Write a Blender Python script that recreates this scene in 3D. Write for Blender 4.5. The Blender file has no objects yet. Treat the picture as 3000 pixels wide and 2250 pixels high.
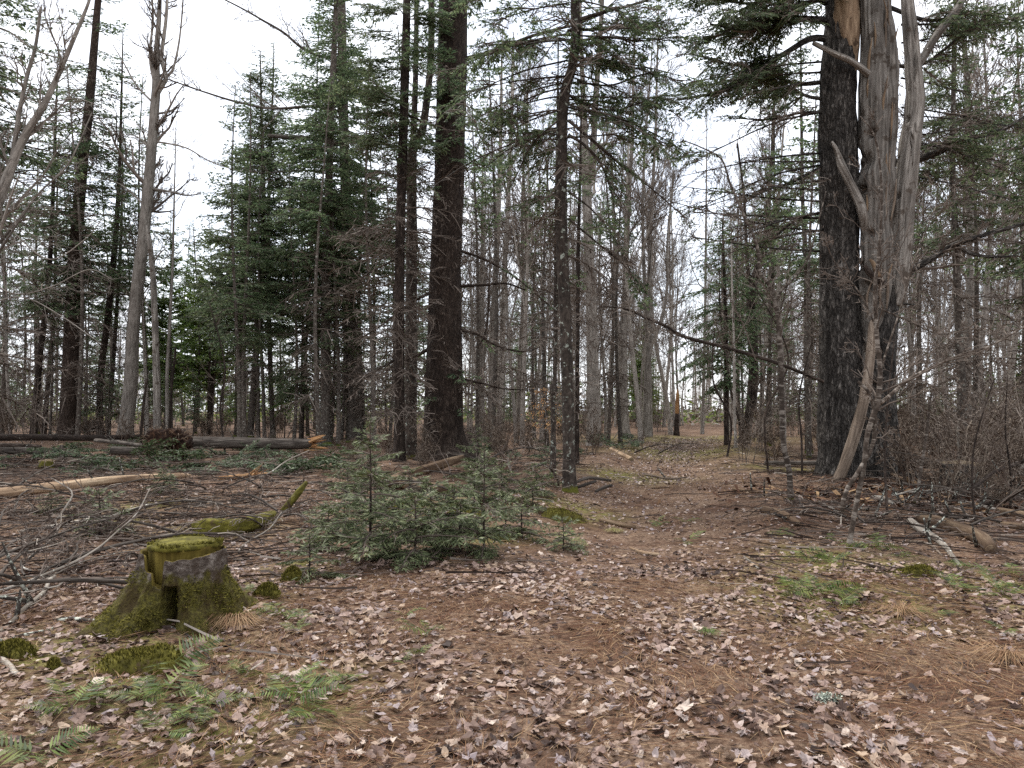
import bpy, math, random
import numpy as np

sc = bpy.context.scene
COL = sc.collection
R0 = np.random.default_rng(7)
pi = math.pi

# ------------------------------------------------------------------ camera
F, HZ, CH = 2250.0, 1200.0, 1.55          # focal length in photo pixels, horizon row, eye height
cam_d = bpy.data.cameras.new('camera')
cam = bpy.data.objects.new('camera', cam_d)
COL.objects.link(cam)
cam.location = (0, 0, CH)
cam.rotation_euler = (pi / 2, 0, 0)
cam_d.sensor_width = 36
cam_d.lens = 36 * F / 3000
cam_d.shift_y = (HZ - 1125) / 3000
cam_d.clip_start = 0.05
cam_d.clip_end = 2000
sc.camera = cam

# ------------------------------------------------------------------ sky, sun, exposure
SUN_EL, SUN_AZ = math.radians(58), math.radians(-35)     # azimuth measured from +Y towards +X
w = bpy.data.worlds.new('World')
sc.world = w
w.use_nodes = True
nt = w.node_tree
nt.nodes.clear()
out = nt.nodes.new('ShaderNodeOutputWorld')
bg = nt.nodes.new('ShaderNodeBackground')
sky = nt.nodes.new('ShaderNodeTexSky')
sky.sky_type = 'NISHITA'
sky.sun_disc = False
sky.sun_elevation = SUN_EL
sky.sun_rotation = SUN_AZ
tc = nt.nodes.new('ShaderNodeTexCoord')
mp = nt.nodes.new('ShaderNodeMapping')
mp.inputs['Scale'].default_value = (1.0, 1.0, 2.2)
ns = nt.nodes.new('ShaderNodeTexNoise')
ns.inputs['Scale'].default_value = 3.0
ns.inputs['Detail'].default_value = 7
ns.inputs['Roughness'].default_value = 0.55
cr = nt.nodes.new('ShaderNodeValToRGB')
cr.color_ramp.elements[0].position = 0.32
cr.color_ramp.elements[0].color = (0.55, 0.55, 0.55, 1)
cr.color_ramp.elements[1].position = 0.58
cr.color_ramp.elements[1].color = (0.97, 0.97, 0.97, 1)
mx = nt.nodes.new('ShaderNodeMix')
mx.data_type = 'RGBA'
mx.inputs[7].default_value = (8.7, 9.0, 9.6, 1)         # cloud cover
nt.links.new(tc.outputs['Generated'], mp.inputs['Vector'])
nt.links.new(mp.outputs['Vector'], ns.inputs['Vector'])
nt.links.new(ns.outputs['Fac'], cr.inputs['Fac'])
nt.links.new(cr.outputs['Color'], mx.inputs[0])
nt.links.new(sky.outputs['Color'], mx.inputs[6])
nt.links.new(mx.outputs[2], bg.inputs['Color'])
bg.inputs['Strength'].default_value = 0.075
nt.links.new(bg.outputs['Background'], out.inputs['Surface'])

sd = bpy.data.lights.new('sun', 'SUN')
sd.energy = 1.5
sd.angle = math.radians(20)
sd.color = (1.0, 0.96, 0.9)
sun = bpy.data.objects.new('sun', sd)
COL.objects.link(sun)
from mathutils import Vector, Matrix
sdir = Vector((math.sin(SUN_AZ) * math.cos(SUN_EL), math.cos(SUN_AZ) * math.cos(SUN_EL), math.sin(SUN_EL)))
sun.rotation_euler = sdir.to_track_quat('Z', 'Y').to_euler()
sun.location = (0, 0, 30)

sc.view_settings.view_transform = 'Standard'
sc.view_settings.look = 'None'
sc.view_settings.exposure = 1.45
sc.view_settings.gamma = 1.0
sc.view_settings.use_curve_mapping = False
sc.render.engine = 'CYCLES'
sc.cycles.max_bounces = 6
sc.cycles.diffuse_bounces = 4
sc.cycles.glossy_bounces = 1
sc.cycles.transmission_bounces = 2
sc.cycles.transparent_max_bounces = 4
sc.cycles.caustics_reflective = False
sc.cycles.caustics_refractive = False
w.cycles.sampling_method = 'NONE'
sc.cycles.use_denoising = False
sc.cycles.use_adaptive_sampling = False

# ------------------------------------------------------------------ number helpers
def hx(s):
    s = s.lstrip('#')
    c = [int(s[i:i + 2], 16) / 255 for i in (0, 2, 4)]
    return tuple(x / 12.92 if x <= 0.04045 else ((x + 0.055) / 1.055) ** 2.4 for x in c) + (1.0,)

def _h(i, j, k, seed):
    n = (i.astype(np.int64) * 374761393 + j.astype(np.int64) * 668265263 + k.astype(np.int64) * 1442695041 + seed * 97531) & 0xffffffff
    n = ((n ^ (n >> 13)) * 1274126177) & 0xffffffff
    n = ((n ^ (n >> 16)) * 2246822519) & 0xffffffff
    return ((n ^ (n >> 15)) & 0xffffff) / float(0xffffff)

def noise(x, y, z=0.0, seed=0):
    """smooth value noise, -1..1"""
    x, y, z = np.broadcast_arrays(np.asarray(x, float), np.asarray(y, float), np.asarray(z, float))
    i, j, k = np.floor(x), np.floor(y), np.floor(z)
    a, b, c = x - i, y - j, z - k
    a, b, c = a * a * (3 - 2 * a), b * b * (3 - 2 * b), c * c * (3 - 2 * c)
    r = 0
    for di in (0, 1):
        for dj in (0, 1):
            for dk in (0, 1):
                wgt = (a if di else 1 - a) * (b if dj else 1 - b) * (c if dk else 1 - c)
                r = r + wgt * _h(i + di, j + dj, k + dk, seed)
    return r * 2 - 1

def unit(v):
    return v / np.maximum(np.linalg.norm(v, axis=-1, keepdims=True), 1e-9)

def X(u, d): return (u - 1500) / F * d
def Z(v, d): return CH + (HZ - v) / F * d
def W(px, d): return px / F * d
def PX(u, v, d): return np.array([X(u, d), d, Z(v, d)])
def gd(v): return CH * F / (v - HZ)

MOUNDS = [  # x, y, radius, height of rises in the forest floor
    (X(2520, 15.8), 15.8, 1.9, 0.20), (X(1290, 20.0), 20.0, 2.2, 0.22), (X(1300, 12.5), 12.5, 1.3, 0.16),
    (-2.3, 5.5, 0.9, 0.05), (X(670, 10.4), 10.4, .9, .1), (X(2650, 11.5), 11.5, 1.6, .12), (X(2850, 9.0), 9.0, 1.4, .08),
]
def gz(x, y):
    x = np.asarray(x, float); y = np.asarray(y, float)
    far = np.clip((y - 4) / 30, 0, 1)
    z = 0.05 * noise(x / 2.3, y / 2.3, 0, 1) + 0.022 * noise(x / .75, y / .75, 0, 2) + 0.10 * far * noise(x / 6, y / 6, 0, 3)
    z = z + 0.009 * noise(x / .22, y / .22, 0, 4)
    for mx_, my_, r, h in MOUNDS:
        z = z + h * np.exp(-((x - mx_) ** 2 + (y - my_) ** 2) / (r * r))
    # worn ruts of the trail
    cx = np.interp(y, [2, 5, 9, 14, 22, 40, 80], [0.3, 0.55, 1.25, 2.3, 4.4, 9.3, 19])
    z = z - 0.07 * np.exp(-((x - cx) / .75) ** 2) * np.clip((y - 5) / 5, 0, 1)
    vg = np.clip((y - 7) / 4, 0, 1) * np.clip((45 - y) / 15, 0, 1)
    z = z + vg * .13 * (np.exp(-((x - cx - 2.1) / .8) ** 2) + np.exp(-((x - cx + 2.0) / .8) ** 2)) * (1 + .5 * noise(x / .9, y / .9, 0, 6))
    return z

def GP(u, v, up=0.0):
    """the point of the forest floor seen at photo pixel u, v"""
    d = gd(v)
    for _ in range(4):
        d = (CH - float(gz(X(u, d), d))) * F / (v - HZ)
    x = X(u, d)
    return np.array([x, d, float(gz(x, d)) + up])

def spline(pts, n):
    """Catmull-Rom through the points (any number of columns)"""
    p = np.asarray(pts, float)
    if len(p) == 2:
        t = np.linspace(0, 1, n)[:, None]
        return p[0] * (1 - t) + p[1] * t
    seg = np.linalg.norm(np.diff(p[:, :3], axis=0), axis=1)
    cum = np.concatenate([[0], np.cumsum(seg)])
    q = np.vstack([2 * p[0] - p[1], p, 2 * p[-1] - p[-2]])
    s = np.linspace(0, cum[-1], n)
    i = np.clip(np.searchsorted(cum, s, side='right') - 1, 0, len(p) - 2)
    t = ((s - cum[i]) / np.maximum(cum[i + 1] - cum[i], 1e-9))[:, None]
    a, b, c, d = q[i], q[i + 1], q[i + 2], q[i + 3]
    return 0.5 * (2 * b + (c - a) * t + (2 * a - 5 * b + 4 * c - d) * t * t + (3 * b - a - 3 * c + d) * t ** 3)

# ------------------------------------------------------------------ mesh collecting
class Geo:
    def __init__(s):
        s.V, s.F, s.T, s.M, s.B, s.n = [], [], [], [], [], 0
    def add(s, V, Fc, tint=0.5, m=0, bk=None):
        V = np.asarray(V, np.float32).reshape(-1, 3)
        Fc = np.asarray(Fc, np.int64).reshape(-1, 3)
        s.V.append(V); s.F.append(Fc + s.n)
        s.T.append(np.broadcast_to(np.asarray(tint, np.float32), (len(V),)))
        s.M.append(np.broadcast_to(np.asarray(m, np.int32), (len(Fc),)))
        s.B.append(V if bk is None else np.asarray(bk, np.float32).reshape(-1, 3))
        s.n += len(V)
        return s
    def mesh(s, name, mats, smooth=False, off=None, bk=False):
        V = np.concatenate(s.V); Fc = np.concatenate(s.F)
        if off is not None:
            V = V - np.asarray(off, np.float32)
        me = bpy.data.meshes.new(name)
        me.vertices.add(len(V)); me.vertices.foreach_set('co', np.ascontiguousarray(V, np.float32).ravel())
        me.loops.add(len(Fc) * 3); me.loops.foreach_set('vertex_index', Fc.astype(np.int32).ravel())
        me.polygons.add(len(Fc)); me.polygons.foreach_set('loop_start', np.arange(0, len(Fc) * 3, 3, dtype=np.int32))
        if not isinstance(mats, (list, tuple)):
            mats = [mats]
        for m in mats:
            me.materials.append(m)
        if len(mats) > 1:
            me.polygons.foreach_set('material_index', np.concatenate(s.M).astype(np.int32))
        a = me.attributes.new('tint', 'FLOAT', 'POINT')
        a.data.foreach_set('value', np.concatenate(s.T).astype(np.float32))
        if bk:
            a = me.attributes.new('bk', 'FLOAT_VECTOR', 'POINT')
            a.data.foreach_set('vector', np.concatenate(s.B).astype(np.float32).ravel())
        me.update(calc_edges=True)
        me.polygons.foreach_set('use_smooth', np.full(len(Fc), bool(smooth)))
        return me

def link(name, me, parent=None, loc=None):
    o = bpy.data.objects.new(name, me)
    COL.objects.link(o)
    if parent is not None:
        o.parent = parent
    if loc is not None:
        o.location = tuple(float(c) for c in loc)
    return o

def tag(o, label=None, cat=None, group=None, kind=None):
    if label: o['label'] = label
    if cat: o['category'] = cat
    if group: o['group'] = group
    if kind: o['kind'] = kind
    return o

def thing(name, label, cat, loc=(0, 0, 0), group=None):
    o = bpy.data.objects.new(name, None)
    COL.objects.link(o)
    o.empty_display_size = 0.1
    o.location = tuple(float(c) for c in loc)
    return tag(o, label, cat, group)

STUFFY = ('twigs', 'side_twigs', 'stems', 'crown', 'blades', 'lobes')
def put(geo, name, mats, parent, smooth=False, bk=False):
    """geometry given in world space becomes a part of PARENT (an unrotated Empty)"""
    o = link(name, geo.mesh(name, mats, smooth, off=tuple(parent.location), bk=bk), parent)
    if name in STUFFY:
        o['kind'] = 'stuff'
    return o

def copy_tree(root, loc, rz=0.0, s=1.0, tilt=(0, 0)):
    r = root.copy(); COL.objects.link(r)
    r.location = tuple(float(c) for c in loc)
    r.rotation_euler = (tilt[0], tilt[1], rz)
    r.scale = (s, s, s) if np.isscalar(s) else s
    for ch in root.children:
        c = ch.copy(); COL.objects.link(c); c.parent = r
        for g in ch.children:
            e = g.copy(); COL.objects.link(e); e.parent = c
    return r

def tubes(P, Rr, s=3):
    """many tapered tubes at once: P (N,k,3), Rr (N,k) -> V, F, bark coordinates"""
    P = np.asarray(P, float); Rr = np.asarray(Rr, float)
    if P.ndim == 2:
        P = P[None]; Rr = Rr[None]
    N, k = P.shape[:2]
    T = unit(np.gradient(P, axis=1)) if k > 1 else P
    D = unit(P[:, -1] - P[:, 0])
    ref = np.where(np.abs(D[:, 2:3]) > 0.7, np.array([[1., 0.15, 0]]), np.array([[0, 0.1, 1.]]))
    A = unit(np.cross(T, ref[:, None, :])); B = np.cross(T, A)
    an = np.arange(s) * 2 * pi / s
    V = P[:, :, None] + Rr[:, :, None, None] * (np.cos(an)[None, None, :, None] * A[:, :, None] + np.sin(an)[None, None, :, None] * B[:, :, None])
    ln = np.concatenate([np.zeros((N, 1)), np.cumsum(np.linalg.norm(np.diff(P, axis=1), axis=2), axis=1)], axis=1)
    bk = np.stack([np.broadcast_to(np.cos(an), (N, k, s)) * Rr[:, :, None], np.broadcast_to(np.sin(an), (N, k, s)) * Rr[:, :, None],
                   np.broadcast_to(ln[:, :, None], (N, k, s))], axis=-1)
    i, r, j = np.meshgrid(np.arange(N), np.arange(k - 1), np.arange(s), indexing='ij')
    b0 = (i * k + r) * s; j2 = (j + 1) % s
    a, b, c, d = b0 + j, b0 + j2, b0 + s + j2, b0 + s + j
    Fc = np.stack([np.stack([a, b, c], -1), np.stack([a, c, d], -1)], axis=-2).reshape(-1, 3)
    return V.reshape(-1, 3), Fc, bk.reshape(-1, 3)

def stem(G, pts, rad, s=12, step=0.2, amp=0.06, seed=0, flare=0.0, fh=0.5, lobes=5, m=0, cap=True, tint=0.5, nz=None, ripple=0.0, deform=None, ridge=0.0):
    """one bark-covered stem through the points with an uneven surface; returns its resampled path and radii"""
    p = np.column_stack([np.asarray(pts, float), np.asarray(rad, float)])
    L = np.linalg.norm(np.diff(p[:, :3], axis=0), axis=1).sum()
    n = nz or int(max(4, min(220, L / step)))
    q = spline(p, n)
    P, r = q[:, :3], np.maximum(q[:, 3], 0.002)
    V, Fc, bk = tubes(P, r, s)
    V = V.reshape(n, s, 3)
    l = np.linspace(0, L, n)[:, None]
    th = (np.arange(s) * 2 * pi / s)[None]
    k = amp * (noise(np.cos(th) * 1.6 + 9, np.sin(th) * 1.6, l * .9, seed) + .6 * noise(np.cos(th) * 4, np.sin(th) * 4, l * 3, seed + 1) + .35 * noise(np.cos(th) * 9, np.sin(th) * 9, l * 5, seed + 2))
    if flare:
        k = k + flare * np.exp(-l / fh) * (1 + .55 * np.cos(lobes * th + seed) + .3 * np.cos((lobes - 2) * th + 2 * seed))
    if ridge:
        k = k + ridge * (noise(np.cos(th) * 7, np.sin(th) * 7, l * .7, seed + 5) + .7 * noise(np.cos(th) * 15, np.sin(th) * 15, l * 1.1, seed + 6)) - ridge * 1.6 * np.clip(noise(np.cos(th) * 5, np.sin(th) * 5, l * .5, seed + 7) - .45, 0, 1)
    if ripple:
        k = k + ripple * np.sin(l * 40 + seed) * .5
    if deform is not None:
        k = k + deform(l, th, P, r)
    V = P[:, None] + (V - P[:, None]) * (1 + k)[..., None]
    V = V.reshape(-1, 3)
    if cap:
        V = np.vstack([V, P[-1:] + unit(P[-1:] - P[-2:-1]) * r[-1] * .15, P[:1] - unit(P[1:2] - P[:1]) * r[0] * .05])
        e = len(V) - 2
        j = np.arange(s); j2 = (j + 1) % s
        b = (n - 1) * s
        Fc = np.vstack([Fc, np.stack([b + j, b + j2, np.full(s, e)], -1), np.stack([j2, j, np.full(s, e + 1)], -1)])
        bk = np.vstack([bk, [[0, 0, L]], [[0, 0, 0]]])
    bk = bk + np.array([seed * 3.7 % 50, seed * 1.3 % 50, seed * 2.1 % 30])
    G.add(V, Fc, tint, m, bk)
    return P, r

def ribbons(P, Rr, rng, wide=1.35):
    """flat tapering strips for the finest twigs: P (N,k,3), Rr (N,k)"""
    N, k = P.shape[:2]
    T = unit(np.gradient(P, axis=1))
    A = unit(np.cross(T, rng.normal(size=(N, 1, 3))))
    V = np.stack([P - A * Rr[..., None] * wide, P + A * Rr[..., None] * wide], 2).reshape(-1, 3)
    i, r = np.meshgrid(np.arange(N), np.arange(k - 1), indexing='ij')
    b = ((i * k + r) * 2).reshape(-1, 1)
    Fc = np.stack([b + [0, 1, 3], b + [0, 3, 2]], 1).reshape(-1, 3)
    return V, Fc

def grow(rng, P, Rr, n, s0, s1, ang, frac, up=0.0, wig=0.08, k=4, rf=0.5, flat=0.0, tip=0.35, lmin=0.05, rmin=0.0025):
    """side shoots for every path in P; frac is length relative to the parent"""
    N, k0 = P.shape[:2]
    idx = np.repeat(np.arange(N), n); M = len(idx)
    s = rng.uniform(s0, s1, M)
    f = s * (k0 - 1); i = np.minimum(f.astype(int), k0 - 2); t = (f - i)[:, None]
    st = P[idx, i] * (1 - t) + P[idx, i + 1] * t
    tan = unit(P[idx, i + 1] - P[idx, i])
    r = Rr[idx, i] * (1 - t[:, 0]) + Rr[idx, i + 1] * t[:, 0]
    rnd = rng.normal(size=(M, 3)); rnd[:, 2] *= 1 - flat
    perp = unit(rnd - (rnd * tan).sum(1, keepdims=True) * tan)
    a = (ang * rng.uniform(.7, 1.3, M))[:, None]
    d = np.cos(a) * tan + np.sin(a) * perp
    pl = np.linalg.norm(np.diff(P, axis=1), axis=2).sum(1)[idx]
    L = np.maximum(frac * pl * (1.1 - .75 * s) * rng.uniform(.5, 1.2, M), lmin)
    tt = np.linspace(0, 1, k)[None, :, None]
    path = st[:, None] + d[:, None] * (L[:, None, None] * tt)
    path[:, :, 2] += up * L[:, None] * tt[:, :, 0] ** 2
    wg = np.cumsum(rng.normal(size=(M, k, 3)) * wig, axis=1) * (L / k)[:, None, None]
    wg -= wg[:, :1]
    path = path + wg
    rad = np.maximum((r * rf)[:, None] * (1 - (1 - tip) * tt[0, :, 0][None]), rmin)
    return path, rad
# ------------------------------------------------------------------ materials
def new_mat(name):
    m = bpy.data.materials.new(name)
    m.use_nodes = True
    t = m.node_tree
    t.nodes.clear()
    o = t.nodes.new('ShaderNodeOutputMaterial')
    b = t.nodes.new('ShaderNodeBsdfPrincipled')
    b.inputs['Roughness'].default_value = 0.9
    b.inputs['Specular IOR Level'].default_value = 0.15
    t.links.new(b.outputs[0], o.inputs['Surface'])
    return m, t, b, o

def N(t, typ, **kw):
    n = t.nodes.new('ShaderNode' + typ)
    for k, v in kw.items():
        if k in n.inputs:
            n.inputs[k].default_value = v
        else:
            setattr(n, k, v)
    return n

def ramp(t, stops, src, interp='LINEAR'):
    r = N(t, 'ValToRGB')
    e = r.color_ramp.elements
    r.color_ramp.interpolation = interp
    while len(e) < len(stops):
        e.new(0.5)
    for el, (p, c) in zip(e, stops):
        el.position = p
        el.color = c if not isinstance(c, str) else hx(c)
    t.links.new(src, r.inputs['Fac'])
    return r.outputs['Color']

def mixc(t, a, b, f):
    m = N(t, 'Mix', data_type='RGBA')
    for v, k in ((f, 0), (a, 6), (b, 7)):
        if hasattr(v, 'is_output'):
            t.links.new(v, m.inputs[k])
        else:
            m.inputs[k].default_value = hx(v) if isinstance(v, str) else v
    return m.outputs[2]

def maths(t, op, a, b=None):
    m = N(t, 'Math', operation=op)
    for v, k in ((a, 0), (b, 1)):
        if v is None: continue
        if hasattr(v, 'is_output'):
            t.links.new(v, m.inputs[k])
        else:
            m.inputs[k].default_value = v
    return m.outputs[0]

def coords(t, attr, scale):
    if attr:
        a = N(t, 'Attribute', attribute_name=attr).outputs['Vector']
    else:
        a = N(t, 'TexCoord').outputs['Object']
    mpn = N(t, 'Mapping')
    mpn.inputs['Scale'].default_value = scale
    t.links.new(a, mpn.inputs['Vector'])
    return mpn.outputs['Vector']

def tex(t, vec, scale, detail=5, rough=0.6, dist=0.0):
    n = N(t, 'TexNoise', Scale=scale, Detail=detail, Roughness=rough, Distortion=dist)
    t.links.new(vec, n.inputs['Vector'])
    return n.outputs['Fac']

def vor(t, vec, scale, feature='F1'):
    n = N(t, 'TexVoronoi', Scale=scale, feature=feature)
    t.links.new(vec, n.inputs['Vector'])
    return n.outputs['Distance']

def bump(t, b, h, strength, dist):
    bp = N(t, 'Bump', Strength=strength, Distance=dist)
    t.links.new(h, bp.inputs['Height'])
    t.links.new(bp.outputs['Normal'], b.inputs['Normal'])

def bark(name, cols, stretch=0.25, sc_=14, plates=0.0, bmp=0.02, lichen=None, la=0.6, ls=7, moss=None, mz=0.5, rings=0.0):
    """bark along the stem's own axis ('bk' attribute): colours dark, mid, light; optional lichen spots and moss at the foot"""
    m, t, b, o = new_mat(name)
    v = coords(t, 'bk', (1, 1, stretch))
    n1 = tex(t, v, sc_, 8, 0.68, 0.4)
    c = ramp(t, [(0.28, cols[0]), (0.5, cols[1]), (0.74, cols[2])], n1)
    v0 = coords(t, 'bk', (1, 1, 1))
    big = tex(t, v0, 1.4, 3)
    c = mixc(t, c, cols[0], ramp(t, [(0.45, (0, 0, 0, 1)), (0.75, (.55, .55, .55, 1))], big))
    h = n1
    if plates:
        wn = N(t, 'TexNoise', Scale=sc_ * 1.3, Detail=4); t.links.new(v, wn.inputs['Vector'])
        wv = N(t, 'Vector' + 'Math', operation='MULTIPLY_ADD'); t.links.new(wn.outputs['Color'], wv.inputs[0]); wv.inputs[1].default_value = (.09, .09, .09); t.links.new(v, wv.inputs[2])
        vd = vor(t, wv.outputs[0], plates, 'DISTANCE_TO_EDGE')
        cr_ = ramp(t, [(0.0, (0, 0, 0, 1)), (0.22, (1, 1, 1, 1))], vd)
        c = mixc(t, c, cols[0], maths(t, 'MULTIPLY', maths(t, 'SUBTRACT', 1.0, cr_), .6))
        h = maths(t, 'ADD', maths(t, 'MULTIPLY', cr_, 0.6), n1)
    if rings:
        vr = coords(t, 'bk', (3, 3, 26))
        nr = tex(t, vr, 1.0, 3)
        c = mixc(t, c, cols[2], ramp(t, [(0.56, (0, 0, 0, 1)), (0.62, (rings, rings, rings, 1))], nr))
    if lichen:
        nl = tex(t, v0, ls, 6, 0.62)
        c = mixc(t, c, lichen, ramp(t, [(la, (0, 0, 0, 1)), (la + .05, (.85, .85, .85, 1))], nl))
    if moss:
        pz = N(t, 'SeparateXYZ'); t.links.new(N(t, 'TexCoord').outputs['Object'], pz.inputs[0])
        nm = tex(t, N(t, 'TexCoord').outputs['Object'], 6, 5)
        f = maths(t, 'ADD', maths(t, 'MULTIPLY', pz.outputs['Z'], -1.0 / mz), nm)
        c = mixc(t, c, moss, ramp(t, [(0.05, (0, 0, 0, 1)), (0.3, (.9, .9, .9, 1))], f))
    oi = N(t, 'ObjectInfo')
    hs = N(t, 'HueSaturation')
    t.links.new(c, hs.inputs['Color'])
    t.links.new(maths(t, 'ADD', maths(t, 'MULTIPLY', oi.outputs['Random'], .5), .75), hs.inputs['Value'])
    t.links.new(hs.outputs['Color'], b.inputs['Base Color'])
    bump(t, b, h, 0.9, bmp)
    return m

def by_tint(name, stops, rough=0.85, trans=0.0, attr='tint', fine=0.0, spec=0.15, vary=0.0):
    m, t, b, o = new_mat(name)
    b.inputs['Roughness'].default_value = rough
    b.inputs['Specular IOR Level'].default_value = spec
    if attr == 'object':
        f = N(t, 'ObjectInfo').outputs['Random']
    else:
        f = N(t, 'Attribute', attribute_name=attr).outputs['Fac']
    c = ramp(t, stops, f)
    if fine:
        v = coords(t, None, (1, 1, 1))
        nf = tex(t, v, fine, 4)
        c = mixc(t, c, (0.02, 0.013, 0.01, 1), ramp(t, [(0.5, (0, 0, 0, 1)), (0.75, (.55, .55, .55, 1))], nf))
    if vary:
        oi = N(t, 'ObjectInfo')
        hs = N(t, 'HueSaturation')
        t.links.new(c, hs.inputs['Color'])
        t.links.new(maths(t, 'ADD', maths(t, 'MULTIPLY', oi.outputs['Random'], vary), 1 - vary / 2), hs.inputs['Value'])
        t.links.new(maths(t, 'ADD', maths(t, 'MULTIPLY', oi.outputs['Random'], .04), .48), hs.inputs['Hue'])
        c = hs.outputs['Color']
    t.links.new(c, b.inputs['Base Color'])
    if trans:
        tr = N(t, 'BsdfTranslucent'); t.links.new(c, tr.inputs['Color'])
        ms = N(t, 'MixShader'); ms.inputs[0].default_value = trans
        t.links.new(b.outputs[0], ms.inputs[1]); t.links.new(tr.outputs[0], ms.inputs[2])
        t.links.new(ms.outputs[0], o.inputs['Surface'])
    return m

M = {}
M['spruce_bark'] = bark('spruce bark', ('#1d1714', '#43372f', '#6e6258'), .35, 16, plates=22, bmp=.03, lichen='#8d9488', la=.71, ls=9)
M['dark_bark'] = bark('dark bark', ('#1d1815', '#453a33', '#6b5f56'), .25, 14, plates=16, bmp=.03)
M['fir_bark'] = bark('fir bark', ('#272320', '#524a43', '#7b7369'), .8, 12, bmp=.012, lichen='#aeb3a6', la=.61, ls=13, moss='#5a6224', mz=.35)
M['lichen_bark'] = bark('dark bark with pale lichen patches', ('#1c1815', '#3d352f', '#61574e'), .6, 14, bmp=.015, lichen='#9ea396', la=.595, ls=11, moss='#5a5a20', mz=.3)
M['maple_bark'] = bark('maple bark', ('#4c453f', '#888077', '#b0a89e'), .16, 15, bmp=.02, lichen='#b0b2a6', la=.66, ls=10)
M['grey_bark'] = bark('grey bark', ('#5f5851', '#9a9289', '#c0b9b0'), .16, 14, bmp=.02, lichen='#bdbfb2', la=.66, ls=9)
M['birch_bark'] = bark('banded sapling bark', ('#2a241f', '#4b4139', '#9a9085'), 1.6, 8, bmp=.006, rings=.7, moss='#6a6a1c', mz=.16)
M['pine_bark'] = bark('old pine bark', ('#171412', '#4b4641', '#958e86'), .3, 12, plates=20, bmp=.06)
M['dead_wood'] = bark('weathered dead wood', ('#2f2a26', '#7a736b', '#b9b2a8'), .06, 20, bmp=.045, lichen='#4a4037', la=.57, ls=3.2)
M['snag_bark'] = bark('weathered brown dead wood', ('#332a23', '#6f6154', '#a39585'), .08, 16, bmp=.03)
M['pale_wood'] = bark('peeled log wood', ('#4f3d30', '#927a62', '#c9b496'), .08, 14, bmp=.015, lichen='#54463a', la=.6, ls=3)
M['brown_wood'] = bark('rotting wood', ('#2c2019', '#63503f', '#98846b'), .1, 12, bmp=.015)
M['grey_wood'] = bark('grey stick wood', ('#4d453d', '#8b8277', '#c2bbb0'), .1, 14, bmp=.008, lichen='#d2d4c8', la=.6, ls=20)
M['lichen_stick'] = bark('lichened stick bark', ('#1e1b18', '#3d3732', '#5c564d'), .3, 18, bmp=.006, lichen='#b5b8aa', la=.54, ls=26)
M['log_bark'] = bark('fallen log bark', ('#28231f', '#544c45', '#827a70'), .15, 12, plates=9, bmp=.015)
M['orange_wood'] = bark('fresh split wood', ('#5e3d24', '#946d48', '#c4a077'), .05, 16, bmp=.012)
M['stripped'] = bark('stripped tan wood', ('#4a3a2d', '#86705a', '#b59f84'), .06, 16, bmp=.02, lichen='#3a2c22', la=.6, ls=5)
M['mossy_wood'] = bark('moss covered wood', ('#2f2a17', '#57521f', '#857d3a'), .6, 16, bmp=.02, lichen='#4a3b2c', la=.6, ls=5)
M['cut_face'] = bark('cut wood face', ('#5f4e3a', '#8f7c62', '#b6a68c'), .3, 12, bmp=.004)
M['twig'] = by_tint('twig bark', [(0, '#332b26'), (.5, '#63584f'), (1, '#968a7f')])
M['twig_grey'] = by_tint('grey twig bark', [(0, '#4b443e'), (.5, '#7d746b'), (1, '#aaa198')])
M['twig_brush'] = by_tint('fallen twig bark', [(0, '#241c18'), (.6, '#4a3e36'), (.88, '#6d6158'), (1, '#a0968a')])
M['twig_red'] = by_tint('reddish shrub bark', [(0, '#34281f'), (.5, '#5e4f44'), (1, '#8c7f70')])
M['fir'] = by_tint('fir needles', [(0, '#394a34'), (.5, '#5d7050'), (1, '#88976e')], rough=.6, trans=.45, spec=.3, vary=.35)
M['fir_light'] = by_tint('spring green needles', [(0, '#3c5228'), (.5, '#5c7438'), (1, '#86984f')], rough=.6, trans=.4, spec=.3, vary=.2)
M['fir_young'] = by_tint('young fir needles', [(0, '#313a20'), (.5, '#525b3a'), (1, '#80865f')], rough=.6, trans=.2, spec=.3)
M['fir_cut'] = by_tint('fallen fir needles', [(0, '#26331f'), (.5, '#435337'), (1, '#6d7a58')], rough=.6, trans=.2, spec=.3)
M['fern'] = by_tint('fern green', [(0, '#2f3f1c'), (.5, '#4d5d2a'), (1, '#7d8446')], rough=.6, trans=.3, spec=.3, vary=.4)
M['moss'] = by_tint('moss tufts', [(0, '#302d10'), (.5, '#544f1d'), (1, '#8a8140')], rough=.95, trans=.2)
LEAF = [(0, '#33241d'), (.16, '#5a463c'), (.32, '#80695d'), (.5, '#9d867b'), (.64, '#a68f78'), (.8, '#938585'), (1, '#c2b0a1')]
M['leaf'] = by_tint('fallen leaf', LEAF, rough=.6, trans=.12, attr='object', fine=60, spec=.35)
M['litter'] = by_tint('leaf litter', LEAF, rough=.65, trans=.12, fine=45, spec=.3)
M['straw'] = by_tint('dead needles and straw', [(0, '#3d261a'), (.4, '#64422f'), (.7, '#7e5f45'), (1, '#a68b6a')], rough=.7, trans=.1)
M['grass'] = by_tint('pale grass', [(0, '#5d5a34'), (.5, '#85814f'), (1, '#b3a676')], rough=.7, trans=.2)
M['beech_leaf'] = by_tint('dry beech leaf', [(0, '#a9794b'), (.5, '#d0a06d'), (1, '#e6c08f')], rough=.6, trans=.35)
M['chips'] = by_tint('bark and wood chips', [(0, '#2c1a13'), (.5, '#553b2c'), (.85, '#7d6248'), (1, '#a88a66')])
M['lichen'] = by_tint('pale lichen', [(0, '#6f786c'), (.5, '#979e90'), (1, '#bfc2b2')])

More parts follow.
